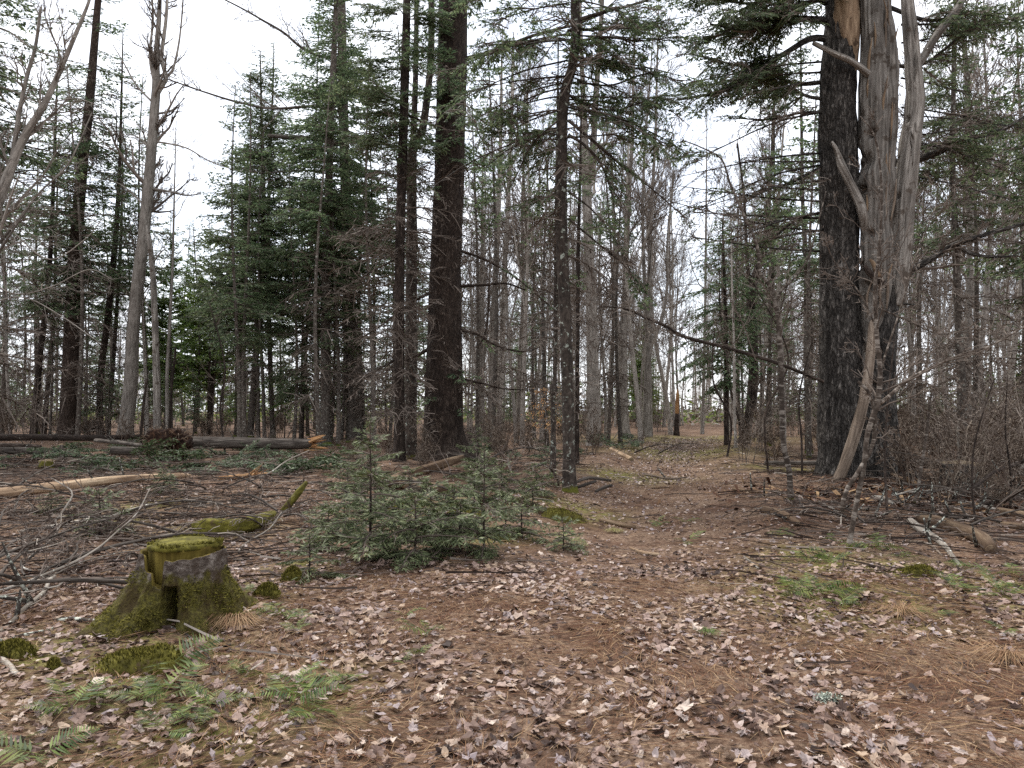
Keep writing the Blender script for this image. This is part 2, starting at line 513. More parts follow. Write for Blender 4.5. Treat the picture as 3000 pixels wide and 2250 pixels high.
def ground_material():
    m, t, b, o = new_mat('forest floor')
    v = coords(t, None, (1, 1, 1))
    n1 = tex(t, v, 1.1, 6)
    n2 = tex(t, v, 26, 8, .7)
    n3 = tex(t, v, 7, 5, .65)
    c = ramp(t, [(.28, '#211710'), (.41, '#523f31'), (.53, '#7d6654'), (.68, '#a28c76')], n2)
    c2 = ramp(t, [(.3, '#21160f'), (.5, '#4c3527'), (.7, '#6d5140')], n3)
    c = mixc(t, c, c2, ramp(t, [(.42, (0, 0, 0, 1)), (.6, (.8, .8, .8, 1))], n1))
    ms = N(t, 'Attribute', attribute_name='tint').outputs['Fac']
    mf = maths(t, 'MULTIPLY', ms, ramp(t, [(.38, (0, 0, 0, 1)), (.6, (1, 1, 1, 1))], n3))
    mc = ramp(t, [(.3, '#3d3d18'), (.5, '#666430'), (.7, '#8f8a4a')], n2)
    c = mixc(t, c, mc, mf)
    t.links.new(c, b.inputs['Base Color'])
    bump(t, b, maths(t, 'ADD', n2, n3), .8, .04)
    return m
M['ground'] = ground_material()
# ------------------------------------------------------------------ forest floor
MOSS_SPOTS = [(560, 1760, .35), (380, 1850, .5), (420, 1930, .5), (80, 1900, .45), (700, 1740, .35), (870, 1660, .3), (2420, 1740, .7), (2380, 1640, .5),
              (2700, 1680, .5), (2900, 1730, .5), (1330, 1560, .5), (1450, 1570, .4), (1700, 1500, .6), (1250, 1480, .6), (640, 1540, .6), (330, 1530, .5),
              (2600, 1760, .4), (600, 2090, .5), (900, 2040, .35), (1640, 1470, .5), (2000, 1290, 5.0), (2300, 1380, 1.2), (1850, 1400, 1.2), (2000, 1330, 2.5), (420, 1480, .6)]
def moss_mask(x, y):
    f = 0 * x
    for u, v, r in MOSS_SPOTS:
        p = GP(u, v)
        f = np.maximum(f, np.exp(-((x - p[0]) ** 2 + ((y - p[1]) * .8) ** 2) / (r * r)))
    return np.clip(f * 1.3, 0, 1)

def make_ground():
    t = np.linspace(-1, 1, 191); xs = 15 * t + 585 * np.sign(t) * np.abs(t) ** 7
    s = np.linspace(0, 1, 191); ys = np.concatenate([[-600, -200, -60, -20, -8, -3], 1.2 + 24 * s + 575 * s ** 7])
    Xg, Yg = np.meshgrid(xs, ys)
    Zg = gz(Xg, Yg)
    V = np.stack([Xg, Yg, Zg], -1).reshape(-1, 3)
    nx, ny = len(xs), len(ys)
    i, j = np.meshgrid(np.arange(ny - 1), np.arange(nx - 1), indexing='ij')
    a = i * nx + j
    Fc = np.stack([np.stack([a, a + 1, a + nx + 1], -1), np.stack([a, a + nx + 1, a + nx], -1)], 2).reshape(-1, 3)
    G = Geo().add(V, Fc, moss_mask(V[:, 0], V[:, 1]))
    o = link('ground', G.mesh('ground', M['ground'], True))
    return tag(o, 'brown forest floor of leaves, dead needles and moss patches', kind='structure')
ground = make_ground()

# ------------------------------------------------------------------ conifer boughs
def diamonds(P, D, L, Wd, rng, up=None, tiltj=.6):
    """flat pointed needle sprays: base P, direction D, length L, width Wd"""
    n = len(P)
    ref = np.zeros((n, 3)); ref[:, 2] = 1
    if up is not None: ref = up
    side = unit(np.cross(D, ref) + 1e-6)
    nor = np.cross(side, D)
    a = rng.normal(0, tiltj, n)[:, None]
    side = np.cos(a) * side + np.sin(a) * nor
    m = P + D * (L * .45)[:, None]
    V = np.stack([P, m + side * (Wd * .5)[:, None], P + D * L[:, None], m - side * (Wd * .5)[:, None]], 1)
    b = np.arange(n)[:, None] * 4
    Fc = np.stack([b + [0, 1, 2], b + [0, 2, 3]], 1).reshape(-1, 3)
    return V.reshape(-1, 3), Fc

def make_bough(L, rng, shape='fir', live=True, q=1.0, wid=0.04, sec_sp=0.085, ter_sp=0.07, r0=None):
    """a branch along +X: main axis, side twigs and (if live) needle sprays; q > 1 is coarser"""
    k = 7
    s = np.linspace(0, 1, k)
    if shape == 'fir': z = .05 * s - .16 * s ** 2
    elif shape == 'hemlock': z = .12 * s - .42 * s ** 2
    elif shape == 'spruce': z = -.28 * s + .2 * s ** 3
    else: z = .3 * s ** 2
    main = np.stack([L * s, L * .05 * np.cumsum(rng.normal(size=k)) / k, L * z], 1)
    r0 = r0 or (.006 + .0085 * L)
    mr = r0 * (1 - .85 * s)
    parts = dict(V=[], F=[], m=[], t=[]); off = 0
    def add(V, Fc, m, t):
        nonlocal off
        parts['V'].append(V); parts['F'].append(Fc + off); parts['m'].append(np.full(len(Fc), m)); parts['t'].append(np.broadcast_to(t, (len(V),))); off += len(V)
    V, Fc, _ = tubes(main, mr, 4); add(V, Fc, 0, .4)
    ns_ = max(4, int(L / (sec_sp * q)))
    ss = np.repeat(np.linspace(.1 if live else .06, .97, ns_), 2) + rng.normal(0, .012, ns_ * 2)
    ss = np.clip(ss, .05, .985)
    if not live:
        keep = rng.uniform(size=len(ss)) < .75
        ss = ss[keep]
    side = np.where(np.arange(len(ss)) % 2 == 0, 1., -1.)
    f = ss * (k - 1); i = np.minimum(f.astype(int), k - 2); tt = (f - i)[:, None]
    st = main[i] * (1 - tt) + main[i + 1] * tt
    tan = unit(main[i + 1] - main[i])
    a = np.radians(rng.uniform(42, 68, len(ss)))
    prof = np.clip(ss / .22, 0, 1) ** .6 * (1 - ss) ** .55
    sl = np.maximum(L * .46 * prof * rng.uniform(.45, 1.1, len(ss)), .05)
    lat = np.stack([np.zeros(len(ss)), side, rng.normal(-.12 if live else 0, .18 if live else .45, len(ss))], 1)
    d = unit(np.cos(a)[:, None] * tan + np.sin(a)[:, None] * lat)
    k2 = 3
    t2 = np.linspace(0, 1, k2)
    sec = st[:, None] + d[:, None] * (sl[:, None, None] * t2[None, :, None])
    sec[:, :, 2] -= (.22 if shape == 'hemlock' else .12 if live else .08) * sl[:, None] * t2[None] ** 2
    sec[:, 1] += rng.normal(0, .05, (len(ss), 3)) * sl[:, None]
    sr = np.maximum(.0022 + .004 * sl[:, None] * (1 - .8 * t2[None]), .0016)
    V, Fc = ribbons(sec, sr * (1.1 if live else 2.0) * q ** .5, rng); add(V, Fc, 0, np.repeat(rng.uniform(.1, .8, len(sec)), 6))
    # third order
    nt_ = np.maximum(2, (sl / (ter_sp * q)).astype(int)) * (2 if live else 1)
    idx = np.repeat(np.arange(len(ss)), nt_)
    t3 = rng.uniform(.04, 1.0, len(idx))
    pos = sec[idx, 0] * ((1 - t3) * (1 - 2 * t3).clip(0))[:, None] * 0 + np.where(t3[:, None] < .5, sec[idx, 0] * (1 - 2 * t3)[:, None] + sec[idx, 1] * (2 * t3)[:, None],
                                                              sec[idx, 1] * (2 - 2 * t3)[:, None] + sec[idx, 2] * (2 * t3 - 1)[:, None])
    sd_ = unit(sec[idx, 2] - sec[idx, 0])
    lat3 = unit(np.cross(sd_, np.array([0, 0, 1.])) + 1e-6) * np.where(rng.uniform(size=len(idx)) < .5, 1, -1)[:, None]
    lat3[:, 2] += rng.normal(-.05, .25 if live else .6, len(idx))
    a3 = np.radians(rng.uniform(30, 62, len(idx)))[:, None]
    d3 = unit(np.cos(a3) * sd_ + np.sin(a3) * lat3)
    l3 = (.05 + .3 * sl[idx] * (1 - t3 * .8)) * rng.uniform(.6, 1.25, len(idx))
    if live:
        l3 = np.clip(l3, .05, .24)
        V, Fc = diamonds(pos, d3, l3 * 1.15, np.full(len(idx), wid * q ** .6) * rng.uniform(.7, 1.3, len(idx)), rng)
        add(V, Fc, 1, np.repeat(rng.uniform(0, 1, len(idx)), 4))
        # tips of the side twigs and of the main axis
        V, Fc = diamonds(sec[:, 1], unit(sec[:, 2] - sec[:, 1]), np.linalg.norm(sec[:, 2] - sec[:, 1], axis=1) + .05, np.full(len(ss), wid * 1.1 * q ** .6), rng)
        add(V, Fc, 1, np.repeat(rng.uniform(0, 1, len(ss)), 4))
    else:
        l3 = np.clip(l3, .04, .4)
        e = pos + d3 * l3[:, None]
        P3 = np.stack([pos, e], 1)
        V, Fc = ribbons(P3, np.stack([np.full(len(idx), .0042), np.full(len(idx), .002)], 1) * q ** .5, rng)
        add(V, Fc, 0, np.repeat(rng.uniform(.1, .9, len(idx)), 4))
    return dict(V=np.concatenate(parts['V']).astype(np.float32), F=np.concatenate(parts['F']), m=np.concatenate(parts['m']), t=np.concatenate(parts['t']).astype(np.float32), L=L)

rb = np.random.default_rng(11)
LIB = {}
for sp in ('fir', 'hemlock', 'spruce'):
    LIB[sp] = [make_bough(L, rb, sp, True, 1.0, wid=.026, ter_sp=.055) for L in (.6, .6, 1.1, 1.1, 1.7, 1.7, 2.4, 2.4)]
    LIB[sp + '_far'] = [make_bough(L, rb, sp, True, 1.9, wid=.042) for L in (.7, .7, 1.3, 1.3, 2.2, 2.2, 3.0)]
LIB['dead'] = [make_bough(L, rb, 'hemlock' if i % 2 else 'fir', False, 1.2) for i, L in enumerate((.6, .6, 1.1, 1.1, 1.7, 1.7, 2.4, 2.4))]
LIB['dead_far'] = [make_bough(L, rb, 'hemlock' if i % 2 else 'fir', False, 2.0) for i, L in enumerate((.7, 1.3, 2.2, 2.2))]
LIB['pine_far'] = [make_bough(L, rb, 'up', True, 1.5, wid=.10) for L in (.7, 1.3, 2.2, 2.2)]

def place_bough(G, b, pos, az, el, s=1.0, roll=0.0):
    ce, se, ca, sa = math.cos(el), math.sin(el), math.cos(az), math.sin(az)
    ex = np.array([ce * ca, ce * sa, se]); ey = np.array([-sa, ca, 0.]); ez = np.cross(ex, ey)
    cr_, sr_ = math.cos(roll), math.sin(roll)
    ey, ez = cr_ * ey + sr_ * ez, cr_ * ez - sr_ * ey
    Rm = np.stack([ex, ey, ez])
    G.add((b['V'] * s) @ Rm + pos, b['F'], b['t'], b['m'])

def pick(lib, L, rng):
    ls = np.array([b['L'] for b in lib])
    o = np.argsort(np.abs(np.log(ls / L)) + rng.uniform(0, .12, len(ls)))
    return lib[o[0]]

def conifer_crown(G, rng, path, zlo, zhi, Lmax, n, sp='fir', live=None, far='', dead_L=1.0, el0=-.15, az=None, lo_taper=0.35, gap=0.0):
    """boughs round a trunk path from height zlo to zhi; below LIVE they are dead"""
    z = path[:, 2]
    live = zlo if live is None else live
    hs = np.sort(rng.uniform(0, 1, n)) * (zhi - zlo) + zlo
    for h in hs:
        fr = (h - zlo) / max(zhi - zlo, .1)
        pos = np.array([np.interp(h, z, path[:, c]) for c in range(3)])
        a = rng.uniform(0, 2 * pi) if az is None else rng.uniform(*az)
        el = el0 + .5 * fr + rng.normal(0, .12)
        if h < live or rng.uniform() < gap:
            L = dead_L * rng.uniform(.35, 1.1)
            b = pick(LIB['dead' + far], L, rng)
            place_bough(G, b, pos, a, el - .1, L / b['L'], rng.normal(0, .5))
        else:
            fl = (h - live) / max(zhi - live, .1)
            L = Lmax * ((1 - fl) ** .75 * .92 + .08) * min(1, lo_taper + fl * 4) * rng.uniform(.6, 1.12)
            L = max(L, .3)
            b = pick(LIB[sp + far], L, rng)
            place_bough(G, b, pos, a, el, L / b['L'], rng.normal(0, .2))

# ------------------------------------------------------------------ trees
TREES = {}
def tree(name, label, pts, bk_, d=None, top=None, crown=None, cat='tree', group=None, sides=14, amp=.05, flare=.35, fh=.35, seed=None, needles='fir', twig='twig', dy=0.0, cap_top=True, step=.25):
    """pts: (u, v, width in photo pixels) from the foot up; d: distance, else from the foot's row"""
    seed = seed if seed is not None else len(TREES) * 7 + 3
    rng = np.random.default_rng(seed + 100)
    u0, v0, w0 = pts[0]
    d = d or gd(v0)
    bx, by = X(u0, d), d
    bz = float(gz(bx, by))
    P = [np.array([bx, by, bz - .12])]; Rr = [W(w0, d) / 2]
    for u, v, wd in pts:
        p = PX(u, v, d)
        if p[2] < bz + .15: continue
        P.append(p); Rr.append(W(wd, d) / 2)
    if top and top > P[-1][2] + .3:
        a, b = P[-2] if len(P) > 2 else P[0], P[-1]
        dirv = unit(b - a); dirv = unit(dirv * [.5, .5, 1])
        n = 3
        for i in range(1, n + 1):
            hh = (top - b[2]) * i / n
            P.append(b + dirv * hh / max(dirv[2], .3)); Rr.append(Rr[len(pts) if False else -1] * (1 - .55 * i / n) if i < n else .02)
    t = thing(name, label, cat, (bx, by, bz), group)
    G = Geo()
    path, rad = stem(G, P, Rr, sides, step, amp, seed, flare, fh)
    put(G, 'trunk', M[bk_], t, True, True)
    C = Geo()
    if crown:
        for c in (crown if isinstance(crown, list) else [crown]):
            conifer_crown(C, rng, path, **c)
    TREES[label] = t
    t_ = dict(o=t, path=path, rad=rad, C=C, d=d, rng=rng, needles=needles, twig=twig, bark=bk_, seed=seed)
    return t_

def finish(t):
    if t['C'].n:
        o = put(t['C'], 'crown', [M[t['twig']], M[t['needles']]], t['o'])

def limb(t, pts, w0, w1, dead=0, live=0, Lb=.8, sp='fir', name='limb', mat=None, sides=7, twigs=0, seed=0, far='', s0=.2, amp=.06, sub=True, d=None, tf=.3, up=0.0):
    """a hand-placed branch: pts (u, v[, depth offset]) at the tree's own distance, with boughs or bare twigs along it"""
    d = d or t['d']; rng = t['rng']
    P = np.array([PX(p[0], p[1], d + (p[2] if len(p) > 2 else 0)) for p in pts])
    Rr = np.linspace(W(w0, d) / 2, W(w1, d) / 2, len(P))
    G = Geo()
    path, rad = stem(G, P, Rr, sides, .12, amp, seed + 17)
    put(G, name, M[mat or t['bark']], t['o'], True, True)
    k = len(path)
    for i in range(dead + live):
        s = rng.uniform(s0, 1)
        j = min(int(s * (k - 1)), k - 2)
        dr = unit(path[j + 1] - path[j])
        a = math.atan2(dr[1], dr[0]) + rng.choice([-1, 1]) * rng.uniform(.4, 1.1)
        L = Lb * rng.uniform(.5, 1.1) * (1.15 - .5 * s)
        lib = LIB[('dead' if i < dead else sp) + far]
        b = pick(lib, L, rng)
        place_bough(t['C'], b, path[j], a, math.asin(np.clip(dr[2], -.9, .9)) * .5 + rng.normal(-.1, .2), L / b['L'], rng.normal(0, .4))
    if twigs:
        q, r = grow(rng, path[None], rad[None], twigs, s0, 1, .8, tf, up=up, wig=.3, k=4, rf=.45)
        r = np.maximum(r, .004); V, Fc, _ = tubes(q, r, 4); t['C'].add(V, Fc, .45)
        if sub:
            q2, r2 = grow(rng, q, r, 5, .2, 1, .7, .45, up=up, wig=.3, k=3, rf=.6, rmin=.003)
            V, Fc = ribbons(q2, r2, rng); t['C'].add(V, Fc, .55)
            q3, r3 = grow(rng, q2, r2, 3, .2, 1, .7, .5, up=up, wig=.3, k=2, rf=.8, rmin=.0025)
            V, Fc = ribbons(q3, r3, rng); t['C'].add(V, Fc, .55)
    return path, rad

def bare_crown(C, rng, path, rad, s0=.35, limbs=12, frac=.32, ang=.62, up=.25, lv2=9, lv3=6, lv4=3, base_r=.42, rm=.005):
    P, r = path[None], rad[None]
    a, ra = grow(rng, P, r, limbs, s0, .99, ang, frac, up=up, wig=.16, k=6, rf=base_r, tip=.25, rmin=rm * 1.4)
    b, rb_ = grow(rng, a, ra, lv2, .15, 1, .65, .5, up=up * .6, wig=.2, k=4, rf=.55, tip=.35, rmin=rm)
    c, rc = grow(rng, b, rb_, lv3, .15, 1, .6, .5, up=.1, wig=.25, k=3, rf=.7, tip=.5, rmin=rm * .8)
    V, Fc, _ = tubes(a, ra, 4); C.add(V, Fc, np.repeat(rng.uniform(.1, .9, len(a)), len(V) // len(a)))
    for q, rr in ((b, rb_), (c, rc)):
        V, Fc = ribbons(q, rr, rng)
        C.add(V, Fc, np.repeat(rng.uniform(.1, .9, len(q)), len(V) // len(q)))
    if lv4:
        e, re_ = grow(rng, c, rc, lv4, .1, 1, .6, .6, up=.1, wig=.25, k=2, rf=.8, tip=.6, rmin=rm * .6)
        V, Fc = ribbons(e, re_, rng); C.add(V, Fc, np.repeat(rng.uniform(.2, 1, len(e)), 4))
# ------------------------------------------------------------------ the trees one can tell apart, roughly from the old pine outwards
def C_(zlo, zhi, Lmax, n, sp='fir', live=None, far='', **k):
    return dict(zlo=zlo, zhi=zhi, Lmax=Lmax, n=n, sp=sp, live=live, far=far, **k)

# --- thick straight spruce in the middle
t = tree('spruce_tree', 'thickest dark straight spruce trunk with flaring foot, mid-forest left of the trail',
         [(1300, 1368, 165), (1298, 1340, 128), (1298, 1290, 122), (1298, 1200, 112), (1302, 1066, 106), (1304, 840, 92), (1308, 723, 90), (1319, 407, 86), (1328, 0, 84)],
         'spruce_bark', top=19, sides=40, amp=.035, flare=.35, fh=.4, step=.09, seed=21,
         crown=[C_(1.8, 11, 1.2, 60, live=30, dead_L=1.5), C_(8.5, 14, 2.6, 22, 'spruce', live=8.5)])
limb(t, [(1365, 172), (1450, 150), (1560, 105), (1690, 70), (1790, 30)], 13, 5, dead=6, live=5, Lb=.9)
limb(t, [(1345, 838), (1420, 835), (1480, 830), (1540, 850)], 10, 4, dead=3)
limb(t, [(1432, 838), (1430, 920), (1420, 980), (1400, 1022)], 7, 3, twigs=4)
limb(t, [(1352, 968), (1400, 980), (1450, 1010), (1530, 1030), (1600, 1010)], 9, 3, dead=5, live=2, Lb=.6)
limb(t, [(1352, 1110), (1420, 1125), (1470, 1138), (1535, 1142)], 8, 3, twigs=6)
limb(t, [(1350, 735), (1420, 760), (1511, 813), (1610, 895)], 9, 4, dead=8, live=4, Lb=.8)
limb(t, [(1280, 850), (1235, 870), (1200, 890)], 12, 6, dead=3)
limb(t, [(1260, 1020), (1225, 1040), (1190, 1055)], 12, 6, dead=2)
limb(t, [(1275, 370), (1200, 340), (1130, 300), (1060, 290)], 9, 4, live=10, Lb=.9)
for (u, v, a, L) in ((1330, 1095, -1.2, .8), (1345, 1085, -.6, .7), (1345, 1195, -1.0, .7), (1275, 1160, -2.0, .7), (1300, 330, -1.5, 1.2), (1250, 290, -1.9, 1.3), (1280, 230, -1.4, 1.4), (1310, 260, -1.2, 1.2),
                     (1240, 190, -2.2, 1.5), (1330, 480, -1.2, 1.0), (1290, 70, -1.5, 1.4), (1340, 40, -1.1, 1.4), (1280, 560, -1.8, .8), (1300, 420, -2.4, 1.3)):
    b = pick(LIB['fir'], L, t['rng'])
    place_bough(t['C'], b, PX(u, v, t['d']) + [0, -.25, 0], a, -.2, L / b['L'])
finish(t)

# --- the pair just left of it
t = tree('spruce_tree', 'dark slim trunk standing close behind the lichen-grey trunk left of the thickest spruce',
         [(1170, 1374, 32), (1170, 1050, 30), (1171, 750, 29), (1181, 407, 27), (1190, 90, 24)], 'dark_bark', top=17, seed=31, sides=18,
         crown=[C_(1.5, 9, 1, 80, live=30, dead_L=2.0), C_(7.5, 14, 2.4, 28, 'spruce', live=7.5)])
limb(t, [(1156, 925), (1100, 965), (1040, 1000)], 7, 3, dead=6, Lb=.9)
limb(t, [(1156, 1055), (1110, 1080), (1070, 1110)], 7, 3, dead=5, Lb=.8)
limb(t, [(1165, 430), (1110, 420), (1040, 400)], 9, 4, live=12, Lb=1.1)
limb(t, [(1175, 300), (1100, 270), (1010, 265)], 9, 4, live=12, Lb=1.1)
limb(t, [(1160, 760), (1080, 800), (1000, 850)], 6, 2, dead=6, Lb=.9)
for i in range(26):
    u, v = t['rng'].uniform(1010, 1300), t['rng'].uniform(60, 420)
    L = t['rng'].uniform(.8, 1.5); b = pick(LIB['fir'], L, t['rng'])
    place_bough(t['C'], b, PX(1180 + (u - 1180) * .25, v - 20, t['d']), math.atan2(-1 + t['rng'].normal(0, .8), (u - 1180) / 60), -.15, L / b['L'], t['rng'].normal(0, .2))
finish(t)
t = tree('fir_tree', 'lichen-grey slim trunk with kinked double top, in front of the dark slim trunk',
         [(1206, 1358, 42), (1204, 1300, 35), (1204, 1050, 35), (1206, 750, 33), (1208, 440, 28), (1226, 400, 26), (1240, 370, 22), (1262, 180, 20), (1264, 0, 18)], 'lichen_bark', top=15, seed=37, sides=20,
         crown=[C_(2, 9, 1, 50, live=30, dead_L=1.3), C_(8.5, 13, 1.7, 14, 'fir', live=8.5)])
limb(t, [(1208, 450), (1214, 330), (1218, 200), (1220, 60), (1220, -80)], 20, 12, name='second_stem', live=3, s0=.6)
finish(t)

# --- lichened fir with its pole neighbour beside the trail
t = tree('fir_tree', 'straight dark fir trunk spotted with pale lichen beside the trail',
         [(1670, 1447, 46), (1668, 1400, 38), (1664, 1200, 36), (1655, 900, 35), (1646, 723, 34), (1646, 407, 32), (1655, 271, 30), (1678, 190, 28), (1687, 90, 28), (1685, 0, 26)], 'lichen_bark', top=14, seed=41, sides=24, step=.12, flare=.25,
         crown=[C_(4.0, 9, 1, 26, live=30, dead_L=1.6), C_(6.0, 9.5, 1.9, 34, 'hemlock', live=6.0, dead_L=1.6, gap=.3)])
limb(t, [(1664, 395), (1712, 425), (1760, 480), (1790, 560), (1805, 650)], 10, 3, dead=9, live=3, Lb=.8)
limb(t, [(1664, 352), (1760, 432), (1836, 497), (1900, 545), (2010, 640)], 10, 3, dead=9, live=4, Lb=.9)
limb(t, [(1668, 280), (1740, 316), (1812, 322), (1900, 290)], 9, 3, dead=4, live=5, Lb=.8)
limb(t, [(1685, 62), (1770, 35), (1850, 15), (1960, -20)], 12, 5, dead=4, live=6, Lb=.9)
limb(t, [(1640, 322), (1560, 350), (1497, 380), (1420, 400)], 6, 2, dead=4, live=6, Lb=.8)
limb(t, [(1638, 350), (1560, 420), (1520, 500), (1480, 580)], 6, 2, dead=4, live=5, Lb=.8)
limb(t, [(1680, 120), (1600, 110), (1500, 140), (1400, 170)], 7, 2, dead=4, live=8, Lb=.9)
limb(t, [(1690, 120), (1780, 110), (1880, 120), (1990, 105)], 8, 3, dead=3, live=9, Lb=.9)
limb(t, [(1690, 240), (1790, 250), (1900, 215), (2000, 240)], 7, 3, dead=4, live=8, Lb=.9)
limb(t, [(1664, 560), (1740, 620), (1800, 700), (1850, 800)], 6, 2, dead=9, live=3, Lb=.9)
limb(t, [(1664, 640), (1760, 720), (1840, 790), (1910, 880)], 6, 2, dead=8, live=3, Lb=.9)
limb(t, [(1640, 560), (1560, 590), (1470, 610)], 5, 2, dead=4, live=7, Lb=.7)
for i in range(28):
    sd_ = 1 if i % 2 else -1; v0 = t['rng'].uniform(-80, 420); u0 = 1662; ln = t['rng'].uniform(170, 420); dv = t['rng'].uniform(-.15, .55)
    limb(t, [(u0, v0), (u0 + sd_ * ln * .35, v0 + ln * dv * .2, t['rng'].normal(0, .4)), (u0 + sd_ * ln * .7, v0 + ln * dv * .55, t['rng'].normal(0, .7)), (u0 + sd_ * ln, v0 + ln * dv, t['rng'].normal(0, 1))], 6, 2, dead=3, live=6 if v0 < 330 else 1, Lb=1.0, seed=i, sides=5)
finish(t)
t = tree('fir_tree', 'thin dark pole with a swollen knot, close beside the lichened fir trunk',
         [(1619, 1424, 18), (1621, 1300, 16), (1620, 1165, 15), (1622, 1155, 24), (1623, 1130, 22), (1625, 1118, 14), (1628, 900, 13), (1630, 600, 11), (1634, 330, 8)], 'lichen_bark', top=9, seed=43, sides=12, step=.06,
         crown=[C_(1.4, 6, .8, 44, live=30, dead_L=1.1), C_(4.0, 9, 1.2, 24, 'hemlock', live=4, gap=.2)])
finish(t)
t = tree('fir_tree', 'pencil-thin pole tree immediately right of the lichened fir trunk',
         [(1690, 1372, 12), (1692, 1100, 12), (1694, 750, 11), (1700, 500, 8)], 'dark_bark', top=10, seed=47, sides=9,
         crown=[C_(1.6, 10, 1.4, 60, live=5, dead_L=1.2)])
finish(t)
t = tree('maple_tree', 'grey maple trunk forking high up, behind the pencil-thin pole',
         [(1738, 1304, 46), (1737, 1270, 38), (1737, 1100, 36), (1733, 900, 32), (1724, 700, 29), (1718, 540, 27), (1714, 420, 20), (1708, 271, 15), (1700, 60, 11)], 'maple_bark', top=22, seed=53, sides=20, twig='twig_grey')
limb(t, [(1722, 560), (1738, 420), (1745, 300), (1756, 130), (1766, -30)], 22, 12, name='second_stem', twigs=14)
bare_crown(t['C'], t['rng'], t['path'], t['rad'], .45, 10, .25, lv2=8, lv3=5)
finish(t)

for i in range(0): pass
# --- trees left of the thick spruce
t = tree('fir_tree', 'broad grey fir trunk under the darkest foliage, left of the dark pair',
         [(1040, 1292, 50), (1039, 1250, 42), (1036, 1100, 38), (1022, 800, 33), (1008, 400, 29), (1000, 0, 25)], 'fir_bark', top=27, seed=59, sides=18,
         crown=[C_(2, 9, 1, 50, live=30, dead_L=2.6, far='_far'), C_(5.5, 27, 4.4, 170, 'fir', live=5.5, far='_far')])
limb(t, [(1003, 180), (900, 150), (830, 95), (770, 60), (745, 45), (700, 20), (640, -10)], 9, 4, twigs=16, seed=3)
limb(t, [(1005, 330), (920, 312), (800, 318), (700, 300), (600, 270), (500, 235), (440, 215)], 10, 3, twigs=18, seed=4)
limb(t, [(1008, 425), (930, 408), (840, 402), (785, 398)], 16, 11, seed=5)
limb(t, [(1010, 520), (900, 500), (760, 505), (640, 470)], 6, 2, twigs=14, dead=3, seed=6)
finish(t)
t = tree('fir_tree', 'straight mid-sized fir trunk beside the splintered end of the long fallen log',
         [(954, 1302, 36), (953, 1250, 29), (953, 1000, 27), (957, 750, 25), (968, 400, 20), (985, 0, 14)], 'fir_bark', top=24, seed=61, sides=16,
         crown=[C_(2, 8.5, 1, 50, live=30, dead_L=2.2, far='_far'), C_(6, 24, 3.8, 140, 'fir', live=6, far='_far')])
finish(t)
t = tree('fir_tree', 'full spire-topped fir against the open sky gap',
         [(732, 1275, 20), (750, 1044, 18), (768, 863, 17), (772, 600, 13), (766, 330, 7), (762, 150, 3)], 'fir_bark', top=None, seed=67, sides=12, d=41,
         crown=[C_(2.5, 21, 4.6, 190, 'fir', live=5.5, dead_L=2.2, far='_far')])
finish(t)
t = tree('fir_tree', 'fir with pale straight trunk just left of the spire-topped fir',
         [(696, 1275, 20), (700, 976, 18), (714, 750, 16), (722, 560, 10), (728, 420, 4)], 'fir_bark', seed=71, sides=12, d=43,
         crown=[C_(2.5, 16.5, 3.8, 120, 'fir', live=4.5, dead_L=2, far='_far')])
finish(t)
t = tree('fir_tree', 'slender trunk curving gently, between the spire-topped fir and the splintered log end',
         [(800, 1282, 15), (790, 1000, 14), (786, 750, 13), (790, 500, 9), (800, 250, 5)], 'fir_bark', top=22, seed=73, sides=10,
         crown=[C_(2, 8, 1, 36, live=30, dead_L=1.8, far='_far'), C_(5, 22, 3.6, 110, 'fir', live=5, far='_far')])
finish(t)
t = tree('fir_tree', 'thin dark leaning pole left of the splintered log end',
         [(884, 1288, 11), (893, 1066, 10), (904, 885, 9), (915, 700, 7)], 'dark_bark', top=24, seed=79, sides=9,
         crown=[C_(2, 24, 4.0, 170, 'fir', live=4.5, dead_L=1.8, far='_far')])
finish(t)
t = tree('dead_pole', 'one of two thin dead poles close together behind the long fallen log, the straighter one',
         [(610, 1275, 9), (612, 1130, 8), (615, 1000, 7)], 'dark_bark', top=9, seed=83, sides=8, crown=C_(2, 9, 1, 16, live=30, dead_L=.9, far='_far'), cat='dead tree')
finish(t)
t = tree('dead_pole', 'one of two thin dead poles close together behind the long fallen log, the leaning one',
         [(614, 1272, 13), (622, 1130, 12), (634, 990, 10), (650, 800, 7)], 'dark_bark', top=11, seed=89, sides=8, crown=C_(2, 11, 1, 20, live=30, dead_L=.9, far='_far'), cat='dead tree')
finish(t)
t = tree('dead_pole', 'bare dark leaning pole rising behind the upturned root ball',
         [(493, 1300, 9), (503, 1140, 7), (515, 1017, 6)], 'dark_bark', seed=97, sides=8, d=33, cat='dead tree')
t = tree('dead_pole', 'short bare dark pole leaning just left of the upturned root ball',
         [(409, 1315, 9), (419, 1200, 8), (430, 1110, 7)], 'dark_bark', seed=101, sides=8, d=30, cat='dead tree')
t = tree('dead_snag', 'pale barkless dead trunk behind the upturned root ball, broken at its top',
         [(462, 1300, 24), (460, 1150, 21), (456, 1000, 19), (452, 885, 17), (446, 780, 16), (436, 690, 12), (430, 660, 4)], 'dead_wood', seed=103, sides=14, d=36, amp=.1, cat='dead tree')
limb(t, [(460, 915), (440, 905), (425, 880)], 8, 3)
limb(t, [(448, 770), (470, 740), (490, 725)], 6, 2)
t = tree('birch_tree', 'thin pale birch stem right of the barkless dead trunk',
         [(490, 1285, 11), (490, 1100, 10), (497, 960, 9), (505, 800, 7)], 'grey_bark', top=17, seed=107, sides=10, twig='twig_grey')
bare_crown(t['C'], t['rng'], t['path'], t['rad'], .4, 9, .2, lv2=6, lv3=4); finish(t)

